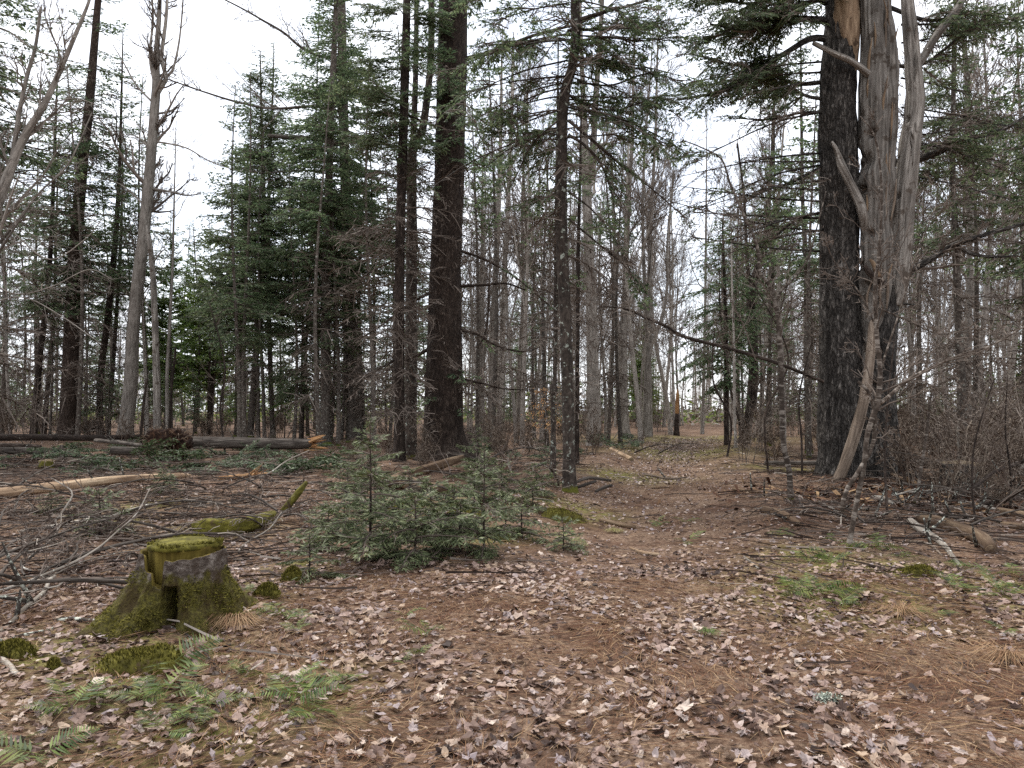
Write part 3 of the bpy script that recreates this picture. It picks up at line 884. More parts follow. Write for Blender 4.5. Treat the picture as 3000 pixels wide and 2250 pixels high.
t = tree('maple_tree', 'bare tree whose trunk splits into upright forks beside the sky gap',
         [(366, 1292, 52), (370, 1240, 42), (384, 1112, 38), (389, 976, 35), (407, 800, 34), (420, 700, 32), (443, 452, 28), (452, 330, 26), (457, 262, 24), (459, 150, 16), (466, 50, 13), (470, -60, 10)], 'maple_bark', top=23, seed=109, sides=22, twig='twig', step=.15)
limb(t, [(460, 275), (478, 245), (486, 225), (474, 170), (480, 110), (488, 40), (492, -60)], 15, 8, name='second_stem', twigs=12)
limb(t, [(484, 230), (505, 205), (520, 150), (530, 80), (538, -20)], 8, 4, name='fork', twigs=10)
limb(t, [(452, 240), (442, 190), (440, 140), (448, 60), (444, -40)], 10, 5, name='fork', twigs=10)
limb(t, [(440, 552), (500, 562), (545, 572), (588, 568)], 8, 3, twigs=14)
limb(t, [(455, 335), (500, 325), (522, 308)], 7, 4, twigs=5)
limb(t, [(448, 415), (490, 420), (550, 435), (610, 470), (680, 495), (740, 505)], 6, 2, twigs=18)
limb(t, [(447, 300), (400, 250), (360, 180), (330, 130)], 7, 2, twigs=12)
limb(t, [(430, 610), (380, 560), (330, 530), (270, 520)], 7, 2, twigs=12)
limb(t, [(445, 440), (400, 400), (350, 395)], 5, 2, twigs=10)
bare_crown(t['C'], t['rng'], t['path'], t['rad'], .4, 18, .17, ang=.8, lv2=8, lv3=5, rm=.006); finish(t)
t = tree('spruce_tree', 'tall thick dark spruce trunk with sparse crown, far side of the logs at far left',
         [(195, 1290, 62), (198, 1230, 48), (205, 1100, 44), (214, 850, 38), (222, 720, 36), (240, 500, 29), (262, 300, 25), (275, 150, 21), (287, 0, 18)], 'spruce_bark', top=27, seed=113, sides=22,
         crown=[C_(2, 18, 1, 90, live=30, dead_L=3.2, far='_far'), C_(6, 27, 4.2, 140, 'spruce', live=6, far='_far', gap=.3)])
limb(t, [(237, 862), (290, 858), (350, 862), (400, 868)], 6, 3, twigs=10)
finish(t)
t = tree('spruce_tree', 'tall curved spruce trunk midway between the thick dark spruce and the forked bare tree',
         [(294, 1285, 22), (294, 1112, 18), (316, 930, 18), (334, 750, 16), (345, 600, 13), (352, 450, 9)], 'spruce_bark', top=22, seed=127, sides=14,
         crown=[C_(2, 22, 2.8, 110, 'spruce', live=6, far='_far', dead_L=2.0)]); finish(t)
t = tree('spruce_tree', 'slimmer curved companion trunk touching the tall curved spruce',
         [(316, 1280, 12), (332, 1066, 11), (343, 885, 10), (352, 750, 9), (358, 560, 6)], 'dark_bark', top=18, seed=131, sides=10,
         crown=[C_(2, 18, 2.2, 80, 'spruce', live=6, far='_far', dead_L=1.6)]); finish(t)
t = tree('spruce_tree', 'dark leaning trunk left of the tall thick dark spruce',
         [(95, 1290, 20), (117, 1044, 17), (136, 885, 15), (150, 700, 12)], 'dark_bark', top=20, seed=137, sides=12,
         crown=[C_(2, 20, 3.0, 100, 'spruce', live=6, far='_far', dead_L=1.8)]); finish(t)
t = tree('spruce_tree', 'thin leaning dark trunk close beside the thick dark spruce',
         [(127, 1280, 14), (140, 1130, 13), (151, 1020, 12), (160, 850, 9)], 'dark_bark', top=17, seed=139, sides=10,
         crown=[C_(2, 17, 2.4, 80, 'spruce', live=5, far='_far', dead_L=1.6)]); finish(t)
t = tree('birch_tree', 'pale tree leaning in from the photo edge and crossing the sky at upper left',
         [(-130, 1345, 36), (-90, 1000, 34), (-40, 700, 32), (14, 542, 28), (68, 407, 22), (136, 294, 17), (226, 90, 11), (262, 0, 8)], 'maple_bark', top=15.5, seed=149, sides=16, twig='twig_grey')
limb(t, [(30, 500), (45, 407), (59, 316), (80, 220), (104, 136), (120, 20)], 15, 8, name='second_stem', twigs=16)
limb(t, [(-20, 610), (60, 700), (150, 760), (250, 700), (300, 640)], 5, 2, twigs=16, seed=4)
limb(t, [(-60, 780), (40, 660), (120, 560), (200, 480), (270, 330)], 8, 3, twigs=16, seed=5)
limb(t, [(-60, 800), (40, 860), (150, 840), (260, 790), (330, 820)], 5, 2, twigs=16, seed=6)
limb(t, [(-60, 900), (60, 870), (170, 920), (300, 1010)], 5, 2, twigs=16, seed=8)
limb(t, [(-100, 60), (20, 90), (90, 140), (170, 170), (260, 190)], 7, 2, live=8, dead=5, seed=9)
limb(t, [(-100, 230), (20, 260), (120, 300), (230, 290), (330, 330)], 6, 2, dead=8, seed=9)
bare_crown(t['C'], t['rng'], t['path'], t['rad'], .3, 22, .24, lv2=9, lv3=6, rm=.006); finish(t)
t = tree('spruce_tree', 'spruce at the left photo edge whose dark boughs hang in from the top corner',
         [(-60, 1330, 36), (-60, 800, 32), (-55, 300, 26), (-50, 0, 22)], 'spruce_bark', top=20, seed=151, sides=14,
         crown=[C_(2, 14, 1, 60, live=30, dead_L=3.0, far='_far'), C_(8, 20, 4.4, 80, 'spruce', live=8, gap=.25, far='_far')])
finish(t)

# --- centre background trunks
t = tree('maple_tree', 'slim grey trunk right behind the thickest spruce, left one of a close pair',
         [(1436, 1285, 20), (1442, 1050, 18), (1447, 885, 17), (1456, 730, 15), (1465, 480, 12)], 'maple_bark', top=22, seed=157, sides=12, twig='twig_grey')
bare_crown(t['C'], t['rng'], t['path'], t['rad'], .4, 11, .22, lv2=8, lv3=5); finish(t)
t = tree('maple_tree', 'slim grey trunk right behind the thickest spruce, right one of a close pair',
         [(1460, 1280, 16), (1470, 1050, 16), (1478, 800, 15), (1488, 600, 13), (1500, 300, 10)], 'grey_bark', top=23, seed=163, sides=12, twig='twig_grey')
bare_crown(t['C'], t['rng'], t['path'], t['rad'], .4, 11, .22, lv2=8, lv3=5); finish(t)
t = tree('maple_tree', 'stubby dark trunk half hidden just right of the thickest spruce foot',
         [(1409, 1280, 18), (1410, 1100, 17), (1412, 900, 15)], 'maple_bark', top=16, seed=167, sides=12, twig='twig_grey')
bare_crown(t['C'], t['rng'], t['path'], t['rad'], .4, 9, .2, lv2=7, lv3=4); finish(t)
t = tree('birch_tree', 'pale thin birch between the close grey pair and the lichened fir',
         [(1515, 1275, 12), (1522, 1050, 11), (1533, 850, 10), (1530, 600, 8), (1545, 300, 6)], 'grey_bark', top=22, seed=173, sides=10, twig='twig_grey')
bare_crown(t['C'], t['rng'], t['path'], t['rad'], .35, 12, .2, lv2=8, lv3=5); finish(t)
t = tree('maple_tree', 'stout far maple left of the trail end with a pale root vine beside it',
         [(1830, 1283, 38), (1828, 1240, 30), (1825, 1100, 25), (1826, 980, 24), (1832, 850, 19), (1836, 700, 15), (1850, 450, 11)], 'maple_bark', top=24, seed=179, sides=14, twig='twig_grey')
limb(t, [(1822, 1000), (1806, 930), (1802, 850), (1800, 700), (1790, 450)], 16, 8, name='second_stem', twigs=10)
limb(t, [(1812, 1090), (1822, 1150), (1832, 1200), (1818, 1250), (1795, 1290)], 4, 3, name='vine', mat='grey_wood')
bare_crown(t['C'], t['rng'], t['path'], t['rad'], .4, 12, .25, lv2=9, lv3=6); finish(t)
t = tree('maple_tree', 'far maple forking widely at mid height, left of the orange broken snag',
         [(1893, 1283, 30), (1894, 1200, 22), (1897, 1080, 20), (1902, 1010, 19), (1906, 900, 14), (1905, 700, 11), (1920, 400, 8)], 'maple_bark', top=24, seed=181, sides=14, twig='twig_grey')
limb(t, [(1902, 1020), (1925, 970), (1940, 930), (1955, 830), (1956, 700), (1975, 500)], 13, 6, name='second_stem', twigs=10)
bare_crown(t['C'], t['rng'], t['path'], t['rad'], .4, 12, .25, lv2=9, lv3=6); finish(t)
t = tree('maple_tree', 'dark leaning far trunk just left of the orange broken snag',
         [(1964, 1262, 14), (1955, 1180, 12), (1940, 1100, 11), (1925, 1030, 10), (1910, 900, 8)], 'maple_bark', top=20, seed=191, sides=10, d=50, twig='twig_grey')
bare_crown(t['C'], t['rng'], t['path'], t['rad'], .4, 10, .22, lv2=8, lv3=5); finish(t)
t = tree('broken_snag', 'short snapped trunk with bright orange split wood near the trail end',
         [(1982, 1262, 15), (1982, 1225, 13), (1983, 1212, 12)], 'dark_bark', seed=193, sides=12, d=48, cat='dead tree', cap_top=False)
G = Geo(); stem(G, [PX(1983, 1214, 48), PX(1984, 1180, 48), PX(1985, 1155, 48), PX(1986, 1138, 48)], [W(6.2, 48), W(5.6, 48), W(4.2, 48), .01], 10, .1, .18, 5)
put(G, 'split_wood', M['orange_wood'], t['o'], True, True)
t = tree('maple_tree', 'pale far trunk standing right of the trail end',
         [(2057, 1262, 11), (2060, 1180, 10), (2062, 1110, 10), (2066, 900, 8)], 'grey_bark', top=22, seed=197, sides=10, d=52, twig='twig_grey')
bare_crown(t['C'], t['rng'], t['path'], t['rad'], .4, 10, .22, lv2=8, lv3=5); finish(t)

# --- right of the trail
t = tree('maple_tree', 'dark S-curved trunk with a burl at its foot, right of the trail',
         [(2178, 1308, 44), (2182, 1285, 30), (2192, 1230, 27), (2205, 1150, 28), (2208, 1080, 29), (2204, 980, 27), (2200, 880, 25), (2215, 800, 22), (2238, 740, 18), (2250, 620, 14), (2262, 450, 10)], 'dark_bark', top=18, seed=199, sides=18, step=.12)
limb(t, [(2205, 850), (2190, 780), (2185, 680), (2178, 560), (2160, 420)], 12, 6, name='second_stem', twigs=10)
bare_crown(t['C'], t['rng'], t['path'], t['rad'], .35, 12, .22, lv2=8, lv3=5); finish(t)
t = tree('birch_sapling', 'thin upright sapling just left of the S-curved trunk',
         [(2156, 1325, 9), (2152, 1200, 8), (2150, 1000, 7), (2145, 850, 6)], 'grey_bark', top=9, seed=211, sides=8, twig='twig', cat='sapling')
bare_crown(t['C'], t['rng'], t['path'], t['rad'], .3, 14, .2, lv2=6, lv3=4); finish(t)
t = tree('birch_sapling', 'crooked dark sapling bending outward in front of the S-curved trunk',
         [(2185, 1315, 9), (2165, 1230, 8), (2145, 1160, 7), (2132, 1090, 7), (2125, 1020, 6), (2112, 950, 5), (2108, 850, 4)], 'dark_bark', top=8, seed=213, sides=8, twig='twig', cat='sapling', d=30)
bare_crown(t['C'], t['rng'], t['path'], t['rad'], .3, 14, .2, lv2=6, lv3=4); finish(t)
t = tree('fir_tree', 'slim fir trunk midway between the S-curved trunk and the huge pine',
         [(2246, 1305, 12), (2250, 1150, 11), (2258, 950, 10), (2265, 750, 9), (2268, 550, 6)], 'fir_bark', top=15, seed=217, sides=10,
         crown=[C_(1.5, 15, 2.2, 90, 'fir', live=5, dead_L=1.8, far='_far')]); finish(t)
t = tree('fir_tree', 'grey slim trunk close against the left side of the huge pine',
         [(2370, 1330, 20), (2366, 1200, 18), (2364, 1000, 16), (2362, 800, 14), (2352, 600, 11), (2348, 350, 8)], 'fir_bark', top=15, seed=219, sides=12,
         crown=[C_(1.5, 15, 2.3, 100, 'fir', live=5.5, dead_L=2, far='_far')]); finish(t)
t = tree('hemlock_tree', 'drooping dark hemlock hanging over the right side of the trail end',
         [(2128, 1290, 14), (2128, 1100, 13), (2125, 900, 11), (2120, 760, 8), (2116, 640, 3)], 'dark_bark', seed=223, sides=10, d=30,
         crown=[C_(1.8, 9.2, 2.7, 100, 'hemlock', live=2.4, dead_L=1.4, far='_far')]); finish(t)
t = tree('fir_tree', 'slender straight fir trunk behind the cut stump at right',
         [(2820, 1360, 29), (2819, 1300, 25), (2817, 1150, 25), (2809, 976, 22), (2800, 750, 19), (2795, 600, 17), (2791, 450, 15), (2796, 136, 12), (2800, 0, 10)], 'fir_bark', top=16, seed=227, sides=16,
         crown=[C_(2.5, 10, 1, 70, live=30, dead_L=1.9), C_(6, 15, 2.4, 60, 'spruce', live=6, gap=.25)]); finish(t)
t = tree('spruce_tree', 'spruce at the right photo edge with layered dark boughs',
         [(3060, 1345, 34), (3060, 900, 30), (3055, 400, 24), (3050, 0, 20)], 'spruce_bark', top=18, seed=229, sides=12,
         crown=[C_(2, 8, 1, 40, live=30, dead_L=2.2, far='_far'), C_(5, 18, 3.2, 80, 'spruce', live=5, gap=.2, far='_far')]); finish(t)

# --- the huge old pine: a dark living stem fused with two barkless dead ones
D = 16.0
base = np.array([X(2515, D), D, 0]); base[2] = gz(base[0], base[1])
pine = thing('old_pine_tree', 'huge many-stemmed old pine, one dark barked stem fused with pale barkless dead stems', 'tree', base)
P_ = dict(o=pine, d=D, rng=np.random.default_rng(5), C=Geo(), bark='pine_bark', needles='fir', twig='twig')
def holes(spots, depth=.55):
    def f(l, th, P, r):
        k = 0
        for lz, t0, rr in spots:
            dth = (th - t0 + pi) % (2 * pi) - pi
            k = k - depth * np.exp(-(((l - lz) / (rr * 1.35)) ** 2 + (dth * .18 / rr) ** 2) ** 2)
        return k
    return f
def pstem(name, pts, mat, sides=64, step=.05, amp=.05, dy=0., seed=0, flare=0., deform=None, fh=.4, ridge=.05):
    G = Geo()
    P = [PX(p[0], p[1], D) + [0, p[3] if len(p) > 3 else dy, 0] for p in pts]; r = [W(p[2], D) / 2 for p in pts]
    if pts[0][1] > 1390:
        P[0][2] = base[2] - .15
    out_ = stem(G, P, r, sides, step, amp, seed, flare, fh, 6, nz=int(max(10, min(260, np.linalg.norm(P[-1] - P[0]) / step))), deform=deform, ridge=ridge)
    put(G, name, M[mat], pine, True, True)
    return out_
FR = -pi / 2
pa, ra = pstem('barked_stem', [(2470, 1412, 150), (2466, 1350, 128), (2463, 1200, 120), (2463, 1000, 112), (2460, 800, 108), (2458, 600, 106), (2453, 400, 104), (2455, 250, 98), (2462, 120, 90), (2465, 0, 86), (2465, -160, 74), (2470, -400, 60)], 'pine_bark', amp=.07, seed=3, flare=.28)
pstem('barked_trunk', [(2556, 1412, 150), (2558, 1350, 132), (2554, 1200, 118), (2556, 1050, 116), (2562, 930, 116), (2566, 850, 108), (2566, 780, 84)], 'pine_bark', amp=.09, dy=-.05, seed=8, flare=.3, deform=holes([(1.9, 2.6, .10), (2.6, 2.4, .09), (3.2, 1.6, .07)], .35))
pstem('dead_stem', [(2520, 1190, 8), (2522, 1120, 30), (2526, 1040, 34), (2530, 990, 40), (2538, 930, 62), (2545, 850, 84), (2548, 750, 90), (2546, 680, 84), (2546, 600, 86), (2544, 550, 102), (2542, 520, 100), (2548, 470, 92), (2550, 362, 96), (2550, 280, 96), (2552, 180, 92), (2546, 90, 82), (2544, 0, 80), (2548, -120, 60), (2550, -200, 20)], 'dead_wood',
      amp=.10, dy=-.30, seed=13, ridge=.085, sides=96, step=.04, deform=holes([(2.4, 1.9, .09), (2.85, 1.4, .05), (3.5, 2.2, .05), (4.0, 1.2, .06), (4.4, 1.8, .05), (4.9, 1.5, .16), (5.5, 2.2, .05), (3.1, 1.0, .06), (5.2, 1.0, .07)]))
pstem('dead_stem', [(2606, 900, 34), (2614, 830, 62), (2622, 740, 66), (2628, 620, 62), (2640, 520, 60), (2652, 420, 58), (2664, 316, 50), (2658, 200, 42), (2650, 100, 38), (2641, 0, 32), (2636, -100, 22), (2632, -180, 8)], 'dead_wood',
      amp=.08, dy=-.22, sides=56, seed=19, ridge=.07, deform=holes([(1.4, 1.6, .04), (2.2, 2.0, .04), (3.0, 1.4, .04), (3.8, 1.9, .05)]))
pstem('stripped_patch', [(2490, 250, 8), (2484, 200, 36), (2472, 120, 74), (2466, 0, 80), (2466, -150, 60), (2466, -220, 20)], 'stripped', sides=48, amp=.16, dy=-.13, seed=23)
pstem('dead_branch', [(2700, 640, 0)] and [(2515, 690, 24, -.3), (2496, 648, 26), (2478, 600, 24), (2450, 540, 21), (2432, 505, 20), (2424, 480, 14), (2414, 455, 10), (2406, 440, 5)], 'dead_wood', sides=18, amp=.25, dy=-.52, seed=29)
pstem('dead_branch', [(2540, 262, 26, -.35), (2505, 243, 21, -.5), (2460, 215, 17), (2420, 197, 16), (2390, 182, 13), (2362, 168, 12), (2350, 163, 8)], 'dead_wood', sides=18, amp=.25, dy=-.55, seed=31)
pstem('dead_branch', [(2672, 205, 26), (2690, 180, 24), (2732, 113, 24), (2775, 60, 26), (2802, 20, 18), (2822, -2, 3)], 'dead_wood', sides=18, amp=.24, dy=-.2, seed=33)
pstem('leaning_trunk', [(2398, 1446, 34), (2420, 1360, 30), (2452, 1270, 29), (2475, 1180, 28), (2490, 1089, 26), (2502, 971, 23), (2500, 950, 10)], 'snag_bark', sides=24, amp=.16, dy=-.85, seed=37)
pstem('dead_branch', [(2526, 830, 16), (2510, 790, 12), (2500, 780, 5)], 'brown_wood', sides=10, amp=.15, dy=-.72, seed=39)
pstem('dead_branch', [(2540, 845, 18), (2500, 815, 17), (2488, 795, 10)], 'dark_bark', sides=10, amp=.12, dy=-.7, seed=41)
rs = np.random.default_rng(17)
for i in range(34):
    if i % 3: u0, v0, hw = 2548 + rs.uniform(-40, 40), rs.uniform(40, 900), .62
    else: u0, v0, hw = 2640 + rs.uniform(-18, 22), rs.uniform(80, 800), .42
    off = ((u0 - 2548) / 48 if i % 3 else (u0 - 2642) / 26)
    ln = rs.uniform(40, 150); y_ = -.3 - .34 * math.sqrt(max(0, 1 - min(1, off * off))) + .02 if i % 3 else -.22 - .2 * math.sqrt(max(0, 1 - min(1, off * off))) + .02
    pstem('sliver', [(u0, v0 + ln, 4, y_ + .03), (u0 + rs.normal(0, 3), v0 + ln * .5, rs.uniform(5, 10), y_), (u0 + rs.normal(0, 6), v0, 2, y_ - rs.uniform(.02, .12))], ['dead_wood', 'snag_bark', 'stripped'][i % 3], sides=5, step=.08, amp=.2, seed=i, ridge=0)
limb(P_, [(2600, 480, .3), (2678, 470, .2), (2768, 438, 0), (2836, 407, -.2), (2936, 380, -.3), (3020, 330, -.4)], 26, 8, live=10, dead=8, Lb=1.0)
limb(P_, [(2610, 850, 0), (2650, 810, -.1), (2678, 786, -.2), (2732, 755, -.3), (2791, 718, -.4), (2904, 682, -.6), (3020, 650, -.8)], 30, 9, twigs=14, dead=5)
limb(P_, [(2800, 716, -.4), (2840, 742, -.5), (2900, 752, -.6), (2975, 750, -.6)], 13, 5, twigs=8)
limb(P_, [(2440, 118, 0), (2380, 112, -.1), (2310, 150, -.3), (2240, 195, -.4), (2130, 262, -.6), (1990, 292, -.8)], 22, 7, live=20, dead=10, Lb=1.3)
limb(P_, [(2430, 60, 0), (2330, 60, -.3), (2200, 90, -.6), (2080, 70, -.8)], 16, 5, live=26, dead=5, Lb=1.3)
limb(P_, [(2420, 240, 0), (2330, 245, .2), (2240, 210, .3), (2150, 190, .3), (2030, 160, .3)], 14, 4, live=20, dead=6, Lb=1.2)
limb(P_, [(2420, 330, 0), (2350, 330, -.1), (2250, 350, -.3), (2140, 345, -.4)], 10, 3, dead=12, live=3, Lb=1.1)
limb(P_, [(2410, 290, 0), (2360, 280, .1), (2280, 240, .3), (2180, 235, .5)], 12, 4, live=16, dead=6, Lb=1.1)
limb(P_, [(2420, 480, 0), (2330, 530, -.2), (2240, 560, -.3), (2160, 610, -.3)], 9, 3, dead=12, live=4, Lb=1.1)
limb(P_, [(2415, 620, 0), (2340, 640, .2), (2260, 700, .3), (2180, 740, .3)], 8, 3, dead=12, live=3, Lb=1.0)
limb(P_, [(2420, 10, 0), (2330, -30, -.3), (2200, 10, -.6), (2050, -20, -.8)], 16, 5, live=28, dead=5, Lb=1.4)
limb(P_, [(2600, 185, .3), (2650, 195, .3), (2720, 180, .3), (2820, 100, .3), (2900, 40, .2)], 14, 5, live=14, dead=8, Lb=1.1)
limb(P_, [(2600, 20, .4), (2720, 60, .4), (2850, 40, .4), (2980, 60, .3)], 14, 5, live=18, dead=5, Lb=1.2)
limb(P_, [(2615, 880, .2), (2650, 890, .3), (2682, 893, .3)], 8, 5, twigs=4)
for i in range(22):
    v0 = P_['rng'].uniform(-40, 760); ln = P_['rng'].uniform(200, 460); dv = P_['rng'].uniform(-.2, .45); lv = 8 if v0 < 260 else 1
    limb(P_, [(2420, v0, .1), (2420 - ln * .35, v0 + ln * dv * .2, P_['rng'].normal(0, .5)), (2420 - ln * .7, v0 + ln * dv * .6, P_['rng'].normal(0, .9)), (2420 - ln, v0 + ln * dv, P_['rng'].normal(0, 1.2))], 7, 2, dead=5, live=lv, Lb=1.0, seed=i, sides=5)
for i in range(12):
    v0 = P_['rng'].uniform(-40, 700); ln = P_['rng'].uniform(200, 400); dv = P_['rng'].uniform(-.3, .35)
    limb(P_, [(2640, v0, .4), (2640 + ln * .4, v0 + ln * dv * .3, P_['rng'].normal(.4, .5)), (2640 + ln, v0 + ln * dv, P_['rng'].normal(.4, 1))], 6, 2, dead=5, live=4, Lb=1.0, seed=40 + i, sides=5)
conifer_crown(P_['C'], P_['rng'], pa, 10.0, 11.5, 2.6, 14, 'fir', live=9)
finish(P_)
# long leaning dead branch that spans the trail up to the pine
G = Geo()
lp = [PX(1750, 905, 16.9), PX(1768, 898, 16.8), PX(1836, 906, 16.7), PX(1890, 930, 16.6), PX(1950, 955, 16.5), PX(2000, 985, 16.4), PX(2136, 1021, 16.2), PX(2271, 1062, 16), PX(2407, 1116, 15.9), PX(2425, 1124, 15.9)]
o = thing('leaning_branch', 'long dark dead branch slanting over the trail against the huge pine', 'branch', lp[-1])
path, rad = stem(G, lp, [.006, .014, .024, .03, .034, .036, .036, .036, .034, .034], 10, .12, .06, 61)
put(G, 'main_stem', M['dark_bark'], o, True, True)
T_ = Geo(); rg = np.random.default_rng(66)
q, r = grow(rg, path[None], rad[None], 16, .05, .6, .8, .22, wig=.3, k=4, rf=.35); V, Fc, _ = tubes(q, r, 4); T_.add(V, Fc, .3)
q, r = grow(rg, q, r, 4, .2, 1, .7, .5, wig=.3, k=3, rf=.6); V, Fc, _ = tubes(q, r, 3); T_.add(V, Fc, .4)
for i in range(14):
    j = int(rg.uniform(.02, .45) * len(path)); L = rg.uniform(.5, 1.2); b = pick(LIB['dead'], L, rg)
    place_bough(T_, b, path[j], rg.uniform(0, 6.3), rg.uniform(-.6, .6), L / b['L'], rg.normal(0, .5))
put(T_, 'side_twigs', [M['twig'], M['fir']], o)

# --- saplings before the pine
def sapling(name, label, d, pts, mat, twigs=8, extra=(), seed=1, sides=10, amp=.03, tf=.25):
    b = PX(pts[0][0], pts[0][1], d); b[2] = gz(b[0], b[1])
    o = thing(name, label, 'sapling', b)
    T_ = dict(o=o, d=d, rng=np.random.default_rng(seed), C=Geo(), bark=mat, needles='fir', twig='twig')
    G = Geo()
    P = [PX(u, v, d) for u, v, _ in pts]; P[0][2] = b[2] - .05
    path, rad = stem(G, P, [W(w_, d) / 2 for *_, w_ in pts], sides, .05, amp, seed, .25, .08, ripple=.03)
    put(G, 'stem', M[mat], o, True, True)
    for e in extra:
        limb(T_, e[0], e[1], e[2], name='branch', twigs=e[3], amp=.03, tf=.35, s0=.12)
    q, r = grow(T_['rng'], path[None], rad[None], twigs, .3, 1, .9, tf, up=.1, wig=.25, k=5, rf=.35); V, Fc, _ = tubes(q, r, 4); T_['C'].add(V, Fc, .4)
    q, r = grow(T_['rng'], q, r, 6, .15, 1, .7, .45, wig=.25, k=3, rf=.6); V, Fc = ribbons(q, r, T_['rng']); T_['C'].add(V, Fc, .5)
    q, r = grow(T_['rng'], q, r, 3, .15, 1, .7, .5, wig=.25, k=2, rf=.8); V, Fc = ribbons(q, r, T_['rng']); T_['C'].add(V, Fc, .5)
    o2 = put(T_['C'], 'twigs', M['twig'], o)
    return o
sapling('birch_sapling', 'banded sapling with mossy foot and forked top, between trail and huge pine', gd(1486),
        [(2316, 1486, 17), (2312, 1383, 16), (2294, 1292, 15), (2290, 1157, 15), (2285, 1021, 14), (2280, 940, 14), (2271, 886, 13), (2250, 830, 10), (2226, 795, 9), (2218, 720, 8), (2181, 633, 7), (2140, 540, 6), (2113, 466, 5), (2050, 430, 4), (2000, 411, 3)], 'birch_bark', 14,
        [([(2272, 890), (2290, 850), (2316, 827), (2366, 759), (2400, 640), (2420, 560)], 9, 3, 8)], seed=3)
sapling('birch_sapling', 'double-stemmed sapling with long arching branch, right before the huge pine', gd(1630),
        [(2486, 1632, 18), (2492, 1570, 16), (2506, 1491, 15), (2520, 1420, 15), (2533, 1351, 15), (2542, 1270, 15), (2570, 1180, 17), (2579, 1089, 14), (2570, 999, 13), (2564, 840, 11), (2574, 750, 9), (2583, 565, 7), (2565, 407, 5), (2520, 340, 3)], 'birch_bark', 14,
        [([(2466, 1500), (2478, 1440), (2510, 1390), (2533, 1351), (2556, 1310), (2564, 1250), (2562, 1200), (2540, 1140), (2515, 1118)], 14, 9, 3),
         ([(2575, 1185), (2600, 1165), (2651, 1121), (2700, 1090), (2741, 1071), (2814, 1039), (2904, 1012), (3020, 945)], 12, 5, 16),
         ([(2770, 1062), (2850, 1055), (2963, 1048), (3030, 1060)], 5, 3, 10),
         ([(2580, 1080), (2640, 900), (2680, 760), (2760, 560)], 6, 2, 12), ([(2575, 980), (2520, 860), (2440, 760), (2420, 700)], 5, 2, 12), ([(2570, 900), (2660, 940), (2760, 980), (2880, 960)], 5, 2, 12)], seed=5)
sapling('bare_sapling', 'thin pale crooked sapling right of the double-stemmed one', gd(1500),
        [(2672, 1502, 9), (2690, 1430, 9), (2705, 1330, 9), (2716, 1260, 8), (2724, 1180, 7), (2735, 1130, 4)], 'birch_bark', 8, seed=7)
sapling('bare_sapling', 'grey wriggling dead sapling in front of the cut stump', gd(1420),
        [(2822, 1424, 11), (2818, 1370, 11), (2812, 1320, 10), (2806, 1270, 9), (2810, 1230, 5)], 'grey_wood', 6, seed=9)
rg = np.random.default_rng(77)
for i, (u, v, lab) in enumerate(((2250, 1380, 'hair-thin bare sapling between banded sapling and trail'), (2350, 1420, 'hair-thin bare sapling beside the leaning dead trunk'), (2860, 1560, 'hair-thin dark sapling behind the rotting log at right'),
                  (2130, 1345, 'hair-thin bare sapling standing at the trail edge'), (2600, 1520, 'hair-thin sapling before the debris of the huge pine'), (660, 1330, 'hair-thin bare sapling among the fir debris behind the peeled log'), (2960, 1500, 'hair-thin sapling at the right photo edge'))):
    h = rg.uniform(350, 620)
    sapling('bare_sapling', lab, gd(v), [(u, v, 7), (u + rg.normal(0, 12), v - h * .3, 6), (u + rg.normal(0, 22), v - h * .6, 5), (u + rg.normal(0, 30), v - h, 3)], 'dark_bark', 14, seed=20 + i, sides=6, tf=.3)
# ------------------------------------------------------------------ the wood behind: a few tree shapes, each copied as trees of their own
rv = np.random.default_rng(303)
def far_conifer(h, Lmax, live, n, sp, needles, dead_L=1.2, lean=.0):
    o = thing('conifer_tree', 'x', 'tree')
    G = Geo(); z = np.linspace(0, 1, 6)
    P = np.stack([lean * h * z ** 1.5 + .01 * h * np.sin(z * 5 + h), .012 * h * np.sin(z * 4), h * z - .15], 1)
    path, rad = stem(G, P, .0058 * h * (1 - .93 * z) + .012, 9, .4, .05, int(h * 10), .3, .3)
    put(G, 'trunk', M['fir_bark'], o, True, True)
    C = Geo()
    conifer_crown(C, rv, path, 1.6, h - .05, Lmax, n, sp, live=live, far='_far', dead_L=dead_L)
    put(C, 'crown', [M['twig'], M[needles]], o)
    o['h'] = h
    return o
def far_bare(h, s0, limbs, frac, mat, lean=.03, fork=True):
    o = thing('bare_tree', 'x', 'tree')
    G = Geo(); z = np.linspace(0, 1, 8)
    P = np.stack([lean * h * z ** 1.5 + .014 * h * np.sin(z * 6 + h), .012 * h * np.sin(z * 4 + h), h * z - .15], 1)
    path, rad = stem(G, P, .0062 * h * (1 - .9 * z) + .01, 9, .4, .05, int(h * 10), .35, .3)
    C = Geo()
    if fork:
        s = .35 + .2 * rv.uniform(); i = int(s * len(path))
        st = path[i]; e = np.linspace(0, 1, 6)[:, None]
        a = rv.uniform(0, 6.3)
        P2 = st + np.array([math.cos(a) * .16, math.sin(a) * .16, 1 - s]) * h * .8 * e
        p2, r2 = stem(G, P2, rad[i] * (.75 - .65 * e[:, 0]), 7, .4, .05, int(h * 11))
        bare_crown(C, rv, p2, r2, .2, 10, frac * 1.2, lv2=7, lv3=5, lv4=2, rm=.009)
    put(G, 'trunk', M[mat], o, True, True)
    bare_crown(C, rv, path, rad, s0, limbs + 4, frac * 1.2, lv2=8, lv3=6, lv4=2, rm=.009)
    put(C, 'crown', M['twig_grey' if mat == 'grey_bark' else 'twig'], o)
    o['h'] = h
    return o
